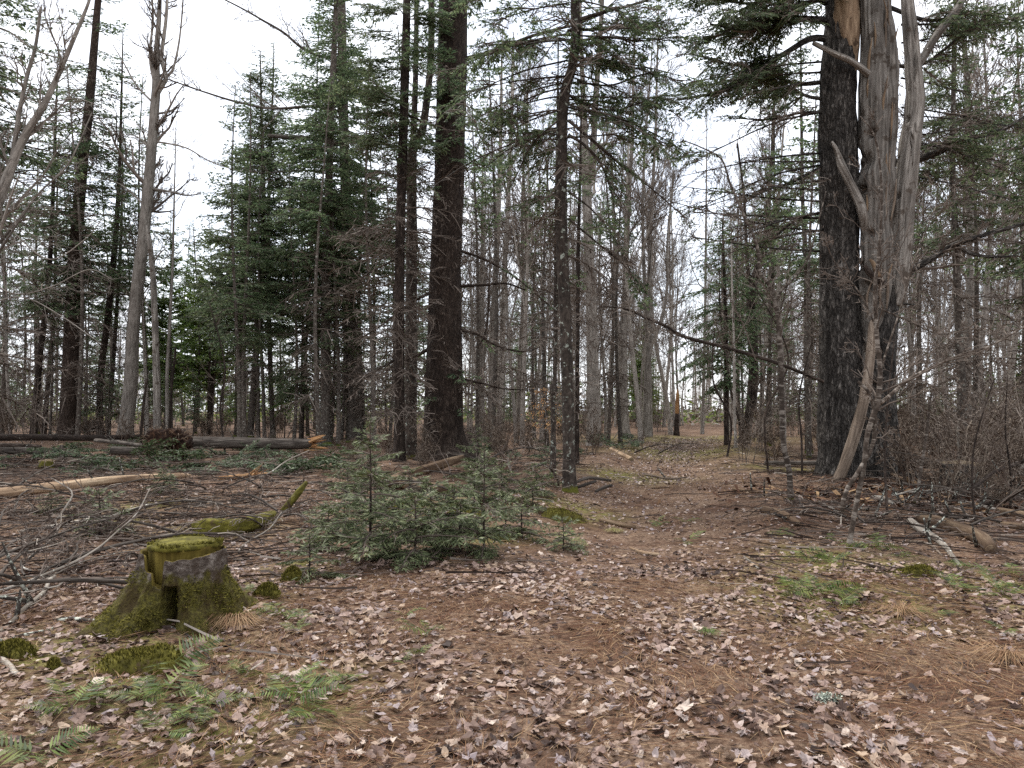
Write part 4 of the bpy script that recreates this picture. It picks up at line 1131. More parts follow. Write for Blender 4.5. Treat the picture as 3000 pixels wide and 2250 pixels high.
def far_shrub(h, n, mat, name='bare_shrub', spread=.5):
    o = thing(name, 'x', 'shrub')
    k = 6; t_ = np.linspace(0, 1, k)
    a = rv.uniform(0, 6.3, n); sp = rv.uniform(.1, spread, n); hh = h * rv.uniform(.5, 1.05, n)
    P = np.zeros((n, k, 3))
    b = rv.normal(0, .12, (n, 2))
    P[:, :, 0] = b[:, :1] + (np.cos(a) * sp * hh)[:, None] * t_ ** 1.3
    P[:, :, 1] = b[:, 1:] + (np.sin(a) * sp * hh)[:, None] * t_ ** 1.3
    P[:, :, 2] = hh[:, None] * (t_ - .15 * t_ ** 2) - .03
    P += np.cumsum(rv.normal(0, .03, P.shape), axis=1) * hh[:, None, None] * .35
    r = (.004 + .004 * hh)[:, None] * (1 - .75 * t_)
    C = Geo()
    V, Fc, _ = tubes(P, r, 5); put(Geo().add(V, Fc, np.repeat(rv.uniform(0, 1, n), k * 5)), 'stems', M[mat], o, True)
    q, rq = grow(rv, P, r, 7, .2, 1, .75, .4, wig=.25, k=4, rf=.55); V, Fc = ribbons(q, np.maximum(rq, .005), rv); C.add(V, Fc, np.repeat(rv.uniform(0, 1, len(q)), 8))
    q, rq = grow(rv, q, rq, 5, .15, 1, .7, .5, wig=.25, k=3, rf=.8, rmin=.004); V, Fc = ribbons(q, rq, rv); C.add(V, Fc, np.repeat(rv.uniform(0, 1, len(q)), 6))
    q, rq = grow(rv, q, rq, 2, .15, 1, .7, .6, wig=.25, k=2, rf=.9, rmin=.0035); V, Fc = ribbons(q, rq, rv); C.add(V, Fc, np.repeat(rv.uniform(0, 1, len(q)), 4))
    put(C, 'twigs', M[mat], o)
    o['h'] = h
    return o
CONS = [far_conifer(5.5, 1.7, .5, 60, 'fir', 'fir'), far_conifer(4.0, 1.4, .3, 50, 'hemlock', 'fir_light'), far_conifer(7.5, 2.0, .9, 70, 'fir', 'fir')]
for c in CONS: c.name = 'fir_sapling'; c['category'] = 'sapling'
CON = [far_conifer(17, 2.8, 3.5, 95, 'fir', 'fir'), far_conifer(20, 3.1, 6, 105, 'spruce', 'fir', 1.6), far_conifer(13, 2.3, 1.8, 80, 'hemlock', 'fir'), far_conifer(22, 3.0, 9, 100, 'fir', 'fir', 1.8, .02)]
POLE = [far_conifer(15, 1.5, 8.5, 75, 'fir', 'fir', 1.9, .02), far_conifer(12, 1.5, 6.5, 65, 'hemlock', 'fir', 1.7, -.02)]
CONL = [far_conifer(15, 3.2, 3.0, 85, 'pine', 'fir_light'), far_conifer(11, 2.2, 1.6, 70, 'fir', 'fir_light')]
BARE = [far_bare(18, .3, 16, .26, 'grey_bark'), far_bare(21, .4, 14, .22, 'maple_bark', -.03), far_bare(16, .3, 16, .24, 'grey_bark', .06), far_bare(20, .35, 18, .2, 'maple_bark', .0, False), far_bare(13, .25, 16, .25, 'grey_bark', -.05, False)]
SHR = [far_shrub(2.2, 12, 'twig_red'), far_shrub(1.6, 14, 'twig_red'), far_shrub(2.8, 10, 'twig', spread=.35), far_shrub(1.1, 14, 'twig')]
FIRST = {}
def spawn(src, u, d, label, group, s=1.0, rz=None):
    x = X(u, d); loc = (x, d, float(gz(x, d)) - .03)
    rz = rv.uniform(0, 2 * pi) if rz is None else rz
    if id(src) not in FIRST:
        FIRST[id(src)] = 1
        o = src; o.location = loc; o.rotation_euler = (0, 0, rz); o.scale = (s, s, s)
    else:
        o = copy_tree(src, loc, rz, s)
    o['label'] = label; o['group'] = group
    return o
ORIG = {id(o): o for o in CONS + CON + POLE + CONL + BARE + SHR}

ONES = ['', 'first', 'second', 'third', 'fourth', 'fifth', 'sixth', 'seventh', 'eighth', 'ninth']
TEENS = ['tenth', 'eleventh', 'twelfth', 'thirteenth', 'fourteenth', 'fifteenth', 'sixteenth', 'seventeenth', 'eighteenth', 'nineteenth']
TENS = ['', '', 'twent', 'thirt', 'fort', 'fift', 'sixt', 'sevent', 'eight', 'ninet']
ORD = [ONES[i] if i < 10 else TEENS[i - 10] if i < 20 else TENS[i // 10] + ('ieth' if i % 10 == 0 else 'y-' + ONES[i % 10]) for i in range(1, 100)]
placed = []
def free(u, d, r):
    x = X(u, d)
    if abs(x - np.interp(d, [2, 5, 9, 14, 22, 40, 80], [0.3, 0.55, 1.25, 2.3, 4.4, 9.3, 19])) < 1.1 + r * .6 and d < 72: return False
    for a, b, c in placed:
        if (x - a) ** 2 + (d - b) ** 2 < ((r + c) * .5) ** 2: return False
    placed.append((x, d, r)); return True
def zone(n, u0, u1, d0, d1, kinds, label, group, r=1.6, smin=.8, smax=1.15, vtop=None, nth=None):
    k = 0; tries = 0; done = []
    while k < n and tries < n * 40:
        tries += 1
        u = rv.uniform(u0, u1); d = math.sqrt(rv.uniform(d0 * d0, d1 * d1))
        if not free(u, d, r): continue
        src = kinds[rv.integers(len(kinds))]
        s = rv.uniform(smin, smax)
        if vtop is not None:
            s = min(s, max(.3, (CH + (HZ - vtop) / F * d) / src['h']) * rv.uniform(.75, 1.0))
        done.append((u, spawn(src, u, d, label, group, s))); k += 1
    if nth:
        for i, (u, o) in enumerate(sorted(done, key=lambda a: a[0])):
            o['label'] = f'{ORD[i]} from the left of the {nth}'
# left: conifer wall behind the logs, low below the sky gap
zone(15, -200, 470, 42, 75, CON, '', 'conifers behind the logs at far left', nth='dark conifers behind the logs at far left')
zone(4, 480, 660, 44, 56, CONL[:1], '', 'light green pines below the sky gap', vtop=560, smax=1.6, nth='feathery light green pines below the sky gap')
zone(11, 440, 740, 44, 90, CON, '', 'conifers under the sky gap', vtop=620, nth='dark conifers under the sky gap')
zone(16, 740, 1330, 42, 80, CON, '', 'conifers behind the broad grey fir', smin=.75, smax=1.1, nth='dark conifers behind the broad grey fir')
zone(9, 400, 1200, 60, 100, CONL, '', 'light green conifers far behind the logs', smin=.45, smax=.75, nth='light green conifers behind the logs')
zone(26, -200, 1300, 36, 70, CONS, '', 'young firs behind the fallen logs', r=1.2, smin=.6, smax=1.1, nth='young bushy firs behind the fallen logs')
# centre and right: mostly bare maples
zone(60, 1330, 2020, 40, 105, BARE, '', 'bare trees left of the trail end', r=1.2, nth='far bare trees left of trail end')
zone(34, 2020, 2420, 46, 110, BARE, '', 'bare trees right of the trail end', r=1.2, nth='far bare trees right of trail end')
zone(54, 2600, 3200, 30, 95, BARE, '', 'bare trees beyond the right-hand shrubs', r=1.2, nth='far bare trees beyond right-hand shrubs')
zone(14, -150, 440, 42, 90, BARE, '', 'bare trees among the left conifers', r=1.2, smin=.7, smax=1.0, nth='bare trees among far-left conifers')
zone(8, 430, 760, 50, 100, BARE, '', 'bare trees under the sky gap', r=1.2, smin=.4, smax=.7, nth='bare grey trees low under the sky gap')
zone(6, 1330, 1900, 46, 90, CON, '', 'conifers among the central bare trees', smin=.5, smax=.95, nth='conifers among the central bare trees')
zone(5, 1850, 1990, 46, 70, CONL, '', 'light green conifers near the trail end', smin=.35, smax=.6, nth='light green conifers near trail end')
zone(7, 2150, 2420, 36, 75, CON, '', 'conifers right of the trail end', smin=.5, smax=.9, nth='conifers between trail end and huge pine')
zone(6, 2640, 3150, 42, 90, CON, '', 'conifers behind the right-hand shrubs', smin=.55, smax=.95, nth='dark conifers behind right-hand shrubs')
zone(7, 2640, 3150, 45, 80, CONL, '', 'light conifers behind the right-hand shrubs', smin=.4, smax=.8, nth='spring green conifers behind right-hand shrubs')
zone(10, 1330, 1800, 44, 90, CONS, '', 'young firs behind the lichened fir', r=1.2, smin=.5, smax=1.0, nth='young bushy firs behind the lichened fir')
zone(14, 2250, 3200, 40, 90, CONS, '', 'young firs right of the trail end', r=1.2, smin=.5, smax=1.0, nth='young bushy firs right of the trail end')
zone(9, 690, 1240, 31, 41, CON, '', 'conifers round the broad grey fir', r=1.5, smin=.7, smax=1.0, nth='dark conifers close round the broad grey fir')
zone(7, 1380, 1860, 24, 42, POLE, '', 'thin firs round the lichened fir', r=1.5, smin=.75, smax=1.1, nth='twiggy thin firs left of the trail')
zone(5, 2190, 2420, 22, 40, POLE, '', 'thin firs left of the huge pine', r=1.4, smin=.7, smax=1.0, nth='twiggy thin firs between trail and huge pine')
zone(6, 2660, 3150, 24, 40, POLE, '', 'thin firs right of the huge pine', r=1.5, smin=.7, smax=1.1, nth='twiggy thin firs right of the huge pine')
zone(10, -150, 420, 34, 50, POLE, '', 'thin firs at far left', r=1.5, smin=.9, smax=1.4, nth='twiggy thin firs at far left')
zone(8, 840, 1230, 30, 44, POLE, '', 'thin firs behind the dark pair', r=1.5, smin=.9, smax=1.3, nth='twiggy thin firs behind the dark pair')
zone(12, 1400, 2350, 28, 44, [BARE[1], BARE[3]], '', 'bare trees beside the trail', r=1.5, smin=.55, smax=.85, nth='slim bare trees standing beside the trail')
# shrubs
zone(40, 2620, 3150, 14, 30, SHR[:3], 'bare reddish shrub in the thicket right of the huge pine', 'thicket right of the huge pine', r=.7, smin=.7, smax=1.15)
zone(40, 2560, 3250, 28, 60, SHR[:3], 'bare shrub in the far thicket right of the huge pine', 'far thicket right of the huge pine', r=1.1, smin=.9, smax=1.6)
zone(22, 1340, 1780, 24, 46, SHR, 'bare shrub behind the lichened fir', 'shrubs behind the lichened fir', r=.8, smin=.7, smax=1.1)
zone(26, 1700, 2450, 50, 80, SHR, 'bare shrub round the trail end', 'shrubs round the trail end', r=1.1, smin=.9, smax=1.5)
zone(12, 2180, 2420, 21, 44, SHR, 'bare shrub between the S-curved trunk and the huge pine', 'shrubs left of the huge pine', r=.8, smin=.6, smax=1.0)
zone(56, -200, 1180, 31, 60, SHR, 'bare shrub behind the fallen logs', 'shrubs behind the fallen logs', r=.9, smin=.8, smax=1.4)
zone(5, 2740, 2960, 11.5, 13.5, SHR[:2], 'bare shrub half hiding the broad sawn stump', 'shrubs before the sawn stump', r=.6, smin=.45, smax=.7)
zone(16, 1000, 1500, 15, 30, SHR, 'bare shrub among the trunks round the thickest spruce', 'shrubs round the thickest spruce', r=.8, smin=.5, smax=.8)
for o in ORIG.values():
    if id(o) not in FIRST:
        for ch in list(o.children): bpy.data.objects.remove(ch)
        bpy.data.objects.remove(o)

# the far wood beyond what can be counted: one mass of stems, twigs and greenery
def far_wood():
    G = Geo(); rng = np.random.default_rng(9)
    n = 520
    d = rng.uniform(90, 170, n); u = rng.uniform(-250, 3250, n); x = X(u, d)
    h = rng.uniform(8, 19, n) * np.where((u > 430) & (u < 760), .6, 1); ln = rng.normal(0, .04, (n, 2)) * h[:, None]
    t_ = np.linspace(0, 1, 4)
    P = np.stack([x[:, None] + ln[:, :1] * t_, d[:, None] + ln[:, 1:] * t_, h[:, None] * t_ + gz(x, d)[:, None] - .1], -1)
    r = (.007 * h)[:, None] * (1 - .85 * t_)
    V, Fc = ribbons(P, r, rng); G.add(V, Fc, np.repeat(rng.uniform(.6, 1, n), 8), 0)
    q, rq = grow(rng, P, r, 16, .2, 1, .6, .25, up=.2, wig=.2, k=3, rf=.4, rmin=.012); V, Fc = ribbons(q, rq, rng); G.add(V, Fc, .7, 0)
    q, rq = grow(rng, q, rq, 5, .2, 1, .7, .5, up=.1, wig=.2, k=2, rf=.7, tip=.5, rmin=.01); V, Fc = ribbons(q, rq, rng); G.add(V, Fc, .8, 0)
    # low greenery and saplings between the stems
    m = 30000
    d = rng.uniform(75, 200, m); u = rng.uniform(-250, 3250, m); x = X(u, d)
    cl = noise(x / 4, d / 4, 0, 31)
    hh = rng.uniform(0, 1, m) ** 1.4 * (5.0 + 5.0 * np.clip(cl, -.5, 1)) * np.where(u < 1250, 1.3, np.where((u > 1850) & (u < 2200), .5, .9))
    P = np.stack([x, d, gz(x, d) + hh], -1)
    D = unit(rng.normal(size=(m, 3)) * [1, 1, .5])
    V, Fc = diamonds(P, D, rng.uniform(.4, 1.2, m), rng.uniform(.15, .45, m), rng)
    G.add(V, Fc, np.repeat(rng.uniform(0, 1, m), 4), np.where(np.repeat(rng.uniform(size=m) < np.where(u < 1400, .85, .45), 2), 1, 0))
    o = link('far_wood', G.mesh('far_wood', [M['twig_grey'], M['fir_light']]))
    tag(o, 'hazy mass of thin far trees and undergrowth closing the view', 'forest', kind='stuff')
far_wood()
# ------------------------------------------------------------------ fallen logs
def log(name, label, pts, mat, seed=1, sides=20, amp=.05, cat='log', ends=None, step=.12, stubs=0, group=None):
    """pts: (u, v of the log's axis, width px, distance)"""
    pts = [(u, v, w_, d or gd(v + w_ * .42)) for u, v, w_, d in pts]
    P = [PX(u, v, d) for u, v, w_, d in pts]; r = [W(w_, d) / 2 for u, v, w_, d in pts]
    for p, q in zip(P, r):
        p[2] = max(p[2], float(gz(p[0], p[1])) + q * .55)
    o = thing(name, label, cat, P[0], group)
    G = Geo(); path, rad = stem(G, P, r, sides, step, amp, seed)
    put(G, 'trunk', M[mat], o, True, True)
    rng = np.random.default_rng(seed)
    if ends:
        for which, m_ in ends:
            i, j = (0, 1) if which == 0 else (-1, -2)
            G = Geo(); dv = unit(path[i] - path[j])
            stem(G, [path[i] - dv * .02, path[i] + dv * .012], [rad[i] * .93, rad[i] * .88], sides, .01, .04, seed, nz=4)
            put(G, 'cut_face', M[m_], o, False, True)
    for s_ in range(stubs):
        f = rng.uniform(.1, .9); i = int(f * (len(path) - 1))
        dv = unit(np.array([rng.normal(0, .5), rng.normal(0, .5) - .3, rng.uniform(.2, 1)]))
        G = Geo(); L = rng.uniform(.12, .5)
        stem(G, [path[i], path[i] + dv * (rad[i] + L * .6), path[i] + dv * (rad[i] + L) + [0, 0, .03]], [.02, .014, .006], 6, .06, .08, seed + s_)
        put(G, 'branch_stub', M['lichen_stick'], o, True, True)
    return o, path, rad

def splinters(o, p, dirv, n, L, mat, rng, r=.02, spread=.25):
    for i in range(n):
        G = Geo(); dv = unit(np.asarray(dirv) + rng.normal(0, spread, 3))
        s = p + rng.normal(0, r * 2.5, 3)
        l = L * rng.uniform(.4, 1.1)
        stem(G, [s - dv * .1, s + dv * l * .5, s + dv * l], [r * rng.uniform(.7, 1.3), r * .7, .003], 5, .08, .2, i)
        put(G, 'splinter', M[mat], o, False, True)

rl = np.random.default_rng(91)
log('fallen_log', 'long pale peeled log lying across the clearing at left', [(-130, 1462, 34, 13.0), (0, 1446, 34, 13.4), (90, 1434, 30, 13.8), (181, 1424, 29, 14.4), (316, 1408, 24, 15.2), (430, 1400, 21, 16.0), (525, 1394, 16, 16.6), (560, 1392, 4, 16.8)], 'pale_wood', 2, 28, .08, stubs=3)
o, path, rad = log('fallen_log', 'thick fallen trunk lying right of the upturned root ball with splintered end', [(540, 1297, 36, 25), (700, 1298, 34, 25.2), (860, 1301, 31, 25.6), (910, 1299, 26, 25.8)], 'log_bark', 3, 24, .05, stubs=4)
splinters(o, path[-1], (1, .1, .15), 9, .5, 'orange_wood', rl, .05, .18)
o, path, rad = log('fallen_log', 'splintered orange broken log piece beyond the pale peeled log', [(640, 1404, 12, 17.0), (700, 1399, 16, 17.2), (760, 1392, 14, 17.4), (795, 1387, 5, 17.6)], 'orange_wood', 4, 14, .2)
splinters(o, path[len(path) // 2], (1, 0, .1), 8, .5, 'orange_wood', rl, .018, .5)
log('fallen_log', 'bark-covered log running left from the root ball', [(330, 1320, 25, 24.2), (430, 1322, 24, 24)], 'log_bark', 5, 20, ends=[(0, 'cut_face')])
log('fallen_log', 'mossy grey log at left edge behind the fir debris', [(-120, 1322, 22, 24.5), (60, 1321, 22, 24.5), (190, 1326, 18, 24.5)], 'log_bark', 6, 18, stubs=3)
log('fallen_log', 'upper dark log at left edge, farthest back', [(-120, 1283, 22, 31), (80, 1281, 20, 31.5), (250, 1283, 17, 32), (430, 1279, 13, 32.5)], 'dark_bark', 7, 16, stubs=6)
log('fallen_log', 'thin log sloping down to the root ball from behind', [(280, 1290, 12, 27), (360, 1298, 12, 26), (425, 1307, 12, 25)], 'log_bark', 8, 12, stubs=2)
log('fallen_log', 'second dark log at left edge, between the others', [(-120, 1305, 15, 27), (40, 1306, 15, 27), (120, 1310, 12, 27)], 'dark_bark', 9, 12, stubs=2)
log('fallen_log', 'grey log lying behind the huge pine and cut stump', [(2240, 1356, 14, 21.5), (2440, 1357, 15, 21.3), (2640, 1356, 17, 21), (2850, 1354, 17, 21), (3080, 1360, 17, 21)], 'log_bark', 10, 16, .04)
o, path, rad = log('rotting_log', 'thick brown rotting log in the foreground debris at right', [(2700, 1536, 36, 0), (2760, 1553, 40, 0), (2830, 1576, 42, 0), (2880, 1600, 42, 0), (2904, 1625, 34, 0)], 'brown_wood', 11, 26, .1, ends=[(1, 'brown_wood')])
log('grey_branch_log', 'pale grey crooked branch crossing the rotting log at right', [(2668, 1528, 22, 9.4), (2700, 1552, 22, 9.0), (2741, 1577, 20, 8.6), (2770, 1605, 17, 8.2), (2786, 1628, 14, 7.9), (2812, 1664, 10, 7.45)], 'grey_wood', 12, 16, .1, cat='branch', stubs=2)
log('short_log', 'short brown log lying at the right edge of the trail', [(2236, 1516, 24, 0), (2290, 1536, 25, 0), (2338, 1558, 22, 0)], 'brown_wood', 13, 16, .08, stubs=1)
log('short_log', 'small brown log piece in the middle of the trail', [(1760, 1526, 12, 10.8), (1810, 1534, 14, 10.5), (1860, 1544, 13, 10.2)], 'brown_wood', 14, 14, .1)
log('short_log', 'pale short log beside the trail behind the lichened fir', [(1790, 1330, 12, 26.5), (1850, 1352, 14, 23)], 'pale_wood', 15, 12, .05, ends=[(1, 'cut_face')])
log('mossy_log', 'moss covered rotting log behind the big stump', [(570, 1550, 44, 0), (610, 1545, 56, 0), (680, 1546, 50, 0), (750, 1532, 46, 0), (800, 1512, 30, 0)], 'mossy_wood', 16, 26, .16)
log('mossy_log', 'upright-leaning mossy broken post left of the fir saplings', [(828, 1510, 22, 11.6), (852, 1470, 21, 11.7), (880, 1435, 19, 11.8), (898, 1412, 10, 11.9)], 'mossy_wood', 17, 16, .12)
log('rotting_log', 'rotting log with broken end lying before the thickest spruce', [(1130, 1412, 22, 15.4), (1190, 1390, 28, 15.8), (1260, 1372, 27, 16.2), (1320, 1352, 24, 16.6), (1356, 1340, 16, 16.9)], 'brown_wood', 18, 18, .12)
log('rotting_log', 'crumbling brown log half buried in moss below the thickest spruce', [(1110, 1420, 36, 0), (1180, 1412, 42, 0), (1250, 1432, 40, 0), (1330, 1450, 32, 0)], 'brown_wood', 19, 20, .2)
log('mossy_log', 'knobbly mossy root hump between the fir saplings', [(1270, 1470, 34, 12.3), (1310, 1455, 40, 12.4), (1340, 1478, 34, 12.2), (1340, 1500, 14, 12)], 'brown_wood', 20, 18, .2)
for i, (a, b, c, lab) in enumerate((((1690, 1412), (1725, 1400), (1790, 1408), 'upper'), ((1692, 1428), (1715, 1420), (1745, 1410), 'middle'), ((1745, 1440), (1770, 1428), (1792, 1422), 'lowest'))):
    log('stick_of_wood', f'{lab} of three short logs beside the lichened fir foot', [(a[0], a[1], 8, 14.6 - i * .3), (b[0], b[1], 10, 14.8 - i * .3), (c[0], c[1], 8, 15 - i * .3)], 'log_bark', 30 + i, 10, .08, cat='branch')
log('fallen_pole', 'long split pole leaning from the huge pine foot into the debris', [(2612, 1388, 8, 15.3), (2680, 1425, 9, 14.6), (2740, 1455, 8, 13.7), (2775, 1472, 5, 13)], 'pale_wood', 41, 10, .1, cat='branch')
log('fallen_pole', 'dark branch lying over the debris at right, nearest the rotting log', [(2700, 1500, 10, 11.6), (2770, 1470, 11, 11.9), (2850, 1430, 11, 12.2), (2920, 1380, 10, 12.5), (3040, 1340, 9, 12.8)], 'dark_bark', 42, 10, .06, cat='branch', stubs=4)
log('fallen_pole', 'curving dark branch at right edge above the rotting log', [(2815, 1497, 12, 11.4), (2870, 1478, 13, 11.5), (2940, 1465, 12, 11.6), (3050, 1448, 11, 11.8)], 'dark_bark', 43, 10, .06, cat='branch', stubs=3)
log('fallen_plank', 'weathered grey slab of wood in the debris at right edge', [(2810, 1478, 16, 11.8), (2860, 1494, 17, 11.4), (2915, 1508, 14, 11)], 'grey_wood', 44, 8, .1, cat='wood slab')
log('rotting_log', 'dark split log at right photo edge', [(2925, 1510, 20, 10.9), (2990, 1528, 26, 10.5), (3080, 1540, 26, 10.3)], 'brown_wood', 45, 14, .14)
log('rotting_log', 'curved bark slab at right photo edge below the dark split log', [(2925, 1548, 12, 9.9), (2945, 1572, 20, 9.5), (2985, 1582, 18, 9.4), (3030, 1575, 10, 9.5)], 'brown_wood', 46, 12, .18)
log('pale_branch', 'pale stub of wood below the huge pine foot', [(2556, 1462, 14, 12.9), (2590, 1480, 17, 12.4), (2614, 1505, 12, 11.7)], 'grey_wood', 47, 12, .14, cat='branch')
log('pale_branch', 'white thin branch standing aslant at the right edge', [(2920, 1456, 8, 13), (2950, 1420, 8, 13), (2980, 1385, 8, 13), (3020, 1340, 8, 13)], 'grey_wood', 48, 8, .04, cat='branch')
log('pale_branch', 'pale stick beside the double-stemmed sapling foot', [(2400, 1484, 6, 12.4), (2440, 1512, 8, 11.3), (2478, 1536, 7, 10.6)], 'grey_wood', 49, 8, .08, cat='branch')
log('pale_branch', 'pale short stick lying on the trail litter', [(1845, 1604, 7, 8.7), (1880, 1618, 9, 8.4), (1930, 1625, 9, 8.2)], 'pale_wood', 50, 8, .1, cat='branch')
log('pale_branch', 'white twig lying at the right side of the trail', [(2180, 1640, 6, 7.95), (2200, 1662, 7, 7.6), (2222, 1680, 6, 7.3)], 'grey_wood', 51, 8, .08, cat='branch')
log('lichened_stick', 'thick lichen-spotted stick lying before the big stump', [(160, 1838, 12, 5.5), (210, 1841, 16, 5.45), (270, 1845, 15, 5.4), (330, 1858, 15, 5.3), (372, 1872, 14, 5.2)], 'lichen_stick', 52, 12, .08, cat='branch', ends=[(1, 'grey_wood')], step=.02)
log('lichened_stick', 'dark stick at left edge left of the lichen-spotted one', [(-30, 1905, 8, 5.0), (50, 1886, 11, 5.1), (110, 1873, 11, 5.2), (156, 1860, 9, 5.3)], 'lichen_stick', 53, 10, .08, cat='branch', step=.02)
log('pale_branch', 'pale forking dead branch at left photo edge', [(-30, 1885, 12, 5.1), (20, 1845, 12, 5.35), (56, 1800, 14, 5.6), (80, 1775, 13, 5.75), (127, 1735, 12, 6.1), (145, 1700, 11, 6.5), (160, 1688, 9, 6.7)], 'grey_wood', 54, 10, .08, cat='branch', stubs=3, step=.03)
log('pale_branch', 'pale stick in the litter below the big fern clump', [(718, 2010, 7, 4.4), (735, 1990, 9, 4.5), (760, 1975, 8, 4.6), (782, 1962, 5, 4.7)], 'grey_wood', 55, 8, .12, cat='branch', step=.02)
log('pale_branch', 'grey stick at left edge among the leaves below the moss', [(-20, 1945, 18, 4.7), (20, 1985, 18, 4.5), (50, 2012, 14, 4.35)], 'grey_wood', 56, 10, .1, cat='branch', step=.02)
log('pale_branch', 'dark twig arching from the big stump foot to the leaves', [(460, 1850, 4, 5.3), (470, 1865, 5, 5.2), (520, 1885, 5, 5.1), (570, 1920, 5, 4.9), (640, 1990, 5, 4.5), (700, 2030, 3, 4.3)], 'lichen_stick', 57, 6, .05, cat='branch', step=.03)
log('pale_branch', 'grey branch lying under the seedling fir at left', [(60, 1565, 9, 9.6), (140, 1545, 11, 10.0), (260, 1522, 11, 10.7), (330, 1510, 13, 11.1), (440, 1480, 11, 12.2)], 'grey_wood', 58, 10, .1, cat='branch', step=.05)
for i, (a, b, c, w_, m_, lab) in enumerate((((2730, 1440), (2770, 1452), (2830, 1490), 12, 'grey_wood', 'pale limb lying below the sawn stump at right'), ((2880, 1440), (2930, 1470), (3010, 1490), 14, 'snag_bark', 'brown limb in the debris at the right edge, upper'),
        ((2620, 1420), (2660, 1452), (2700, 1500), 10, 'snag_bark', 'brown splintered limb below the huge pine, steep one'), ((2560, 1440), (2640, 1446), (2720, 1436), 11, 'brown_wood', 'brown limb lying level below the huge pine'), ((2480, 1545), (2540, 1540), (2620, 1510), 8, 'grey_wood', 'thin pale limb behind the double sapling foot'),
        ((2860, 1620), (2930, 1600), (3020, 1610), 12, 'snag_bark', 'short limb right of the rotting log end'), ((2660, 1600), (2720, 1610), (2760, 1640), 9, 'snag_bark', 'brown stick beside the pale crooked branch'), ((2150, 1440), (2200, 1452), (2260, 1448), 12, 'brown_wood', 'dark stick on the right trail edge before the huge pine'),
        ((2200, 1480), (2260, 1470), (2300, 1452), 9, 'snag_bark', 'slanting stick at the right trail edge'), ((1890, 1390), (1960, 1402), (2010, 1398), 7, 'snag_bark', 'stick lying across the trail in middle distance'))):
    log('fallen_limb', lab, [(a[0], a[1], w_, 0), (b[0], b[1], w_ * .95, 0), (c[0], c[1], w_ * .6, 0)], m_, 80 + i, 9, .14, cat='branch', stubs=1)
for i in range(24):
    u, v = rl.uniform(2560, 3040), rl.uniform(1400, 1570); a = rl.uniform(-.5, .6) + (pi if i % 2 else 0); L = rl.uniform(60, 190)
    c, e = math.cos(a), math.sin(a) * .35; w_ = rl.uniform(6, 15)
    log('fallen_limb', 'grey-brown dead limb in the tangled pile right of the huge pine', [(u, v, w_, gd(v + 6) - .1), (u + c * L * .5, v + e * L * .5 - rl.uniform(0, 14), w_ * .85, gd(v + 6) + .1), (u + c * L, v + e * L - rl.uniform(0, 30), w_ * .5, gd(v + 6) + .3)],
        ['grey_wood', 'snag_bark', 'brown_wood', 'log_bark'][i % 4], 200 + i, 8, .14, cat='branch', stubs=2, group='dead limbs in the pile right of the huge pine')
# long pale limber rods over the brush at left
def rod(label, pts, d0, d1, w0, w1, seed, twigs=5):
    n = len(pts); ds = np.linspace(d0, d1, n)
    P = [PX(u, v, d) for (u, v), d in zip(pts, ds)]
    for p in P: p[2] = max(p[2], float(gz(p[0], p[1])) + .02)
    o = thing('fallen_branch', label, 'branch', P[0])
    G = Geo(); path, rad = stem(G, P, np.linspace(W(w0, d0), W(w1, d1), n) / 2, 8, .06, .03, seed)
    put(G, 'main_stem', M['grey_wood'], o, True, True)
    C = Geo(); rng = np.random.default_rng(seed)
    q, r = grow(rng, path[None], rad[None], twigs, .2, 1, .6, .3, wig=.2, k=4, rf=.6); V, Fc, _ = tubes(q, r, 4); C.add(V, Fc, .8)
    q, r = grow(rng, q, r, 2, .2, 1, .6, .5, wig=.2, k=3, rf=.7); V, Fc = ribbons(q, np.maximum(r, .003), rng); C.add(V, Fc, .7)
    put(C, 'side_twigs', M['twig_brush'], o)
rod('longest pale limber branch arching over the brush left of the stump', [(-40, 1770), (60, 1712), (136, 1681), (220, 1645), (289, 1604), (340, 1560), (400, 1505), (440, 1430)], 6.2, 7.6, 10, 3, 71, 7)
rod('pale limber branch beside the longest one, lower', [(-40, 1730), (70, 1690), (140, 1690), (230, 1650), (320, 1625), (420, 1610)], 6.4, 7.2, 6, 3, 72)
rod('hook-shaped pale thin branch in the brush at left', [(90, 1702), (68, 1680), (70, 1650), (100, 1620), (140, 1590), (175, 1545), (180, 1500)], 7.2, 8.2, 6, 3, 73)
rod('upright pale twig leaning over the brush near the left edge', [(160, 1530), (196, 1480), (210, 1440), (150, 1400)], 9.6, 10, 7, 3, 74)
rod('dark thin branch spreading across the brush toward the moss log', [(400, 1660), (480, 1610), (560, 1590), (660, 1585), (760, 1560)], 8.3, 9.6, 4, 2, 75)
rod('pale slanting pole between peeled log and fir saplings', [(720, 1420), (790, 1385), (840, 1350), (905, 1320)], 16, 17.5, 5, 3, 76, 4)
rod('curved grey branch reaching from the stump to the mossy log', [(700, 1655), (705, 1620), (730, 1585), (790, 1548), (825, 1500)], 8.2, 9.4, 8, 3, 77, 4)

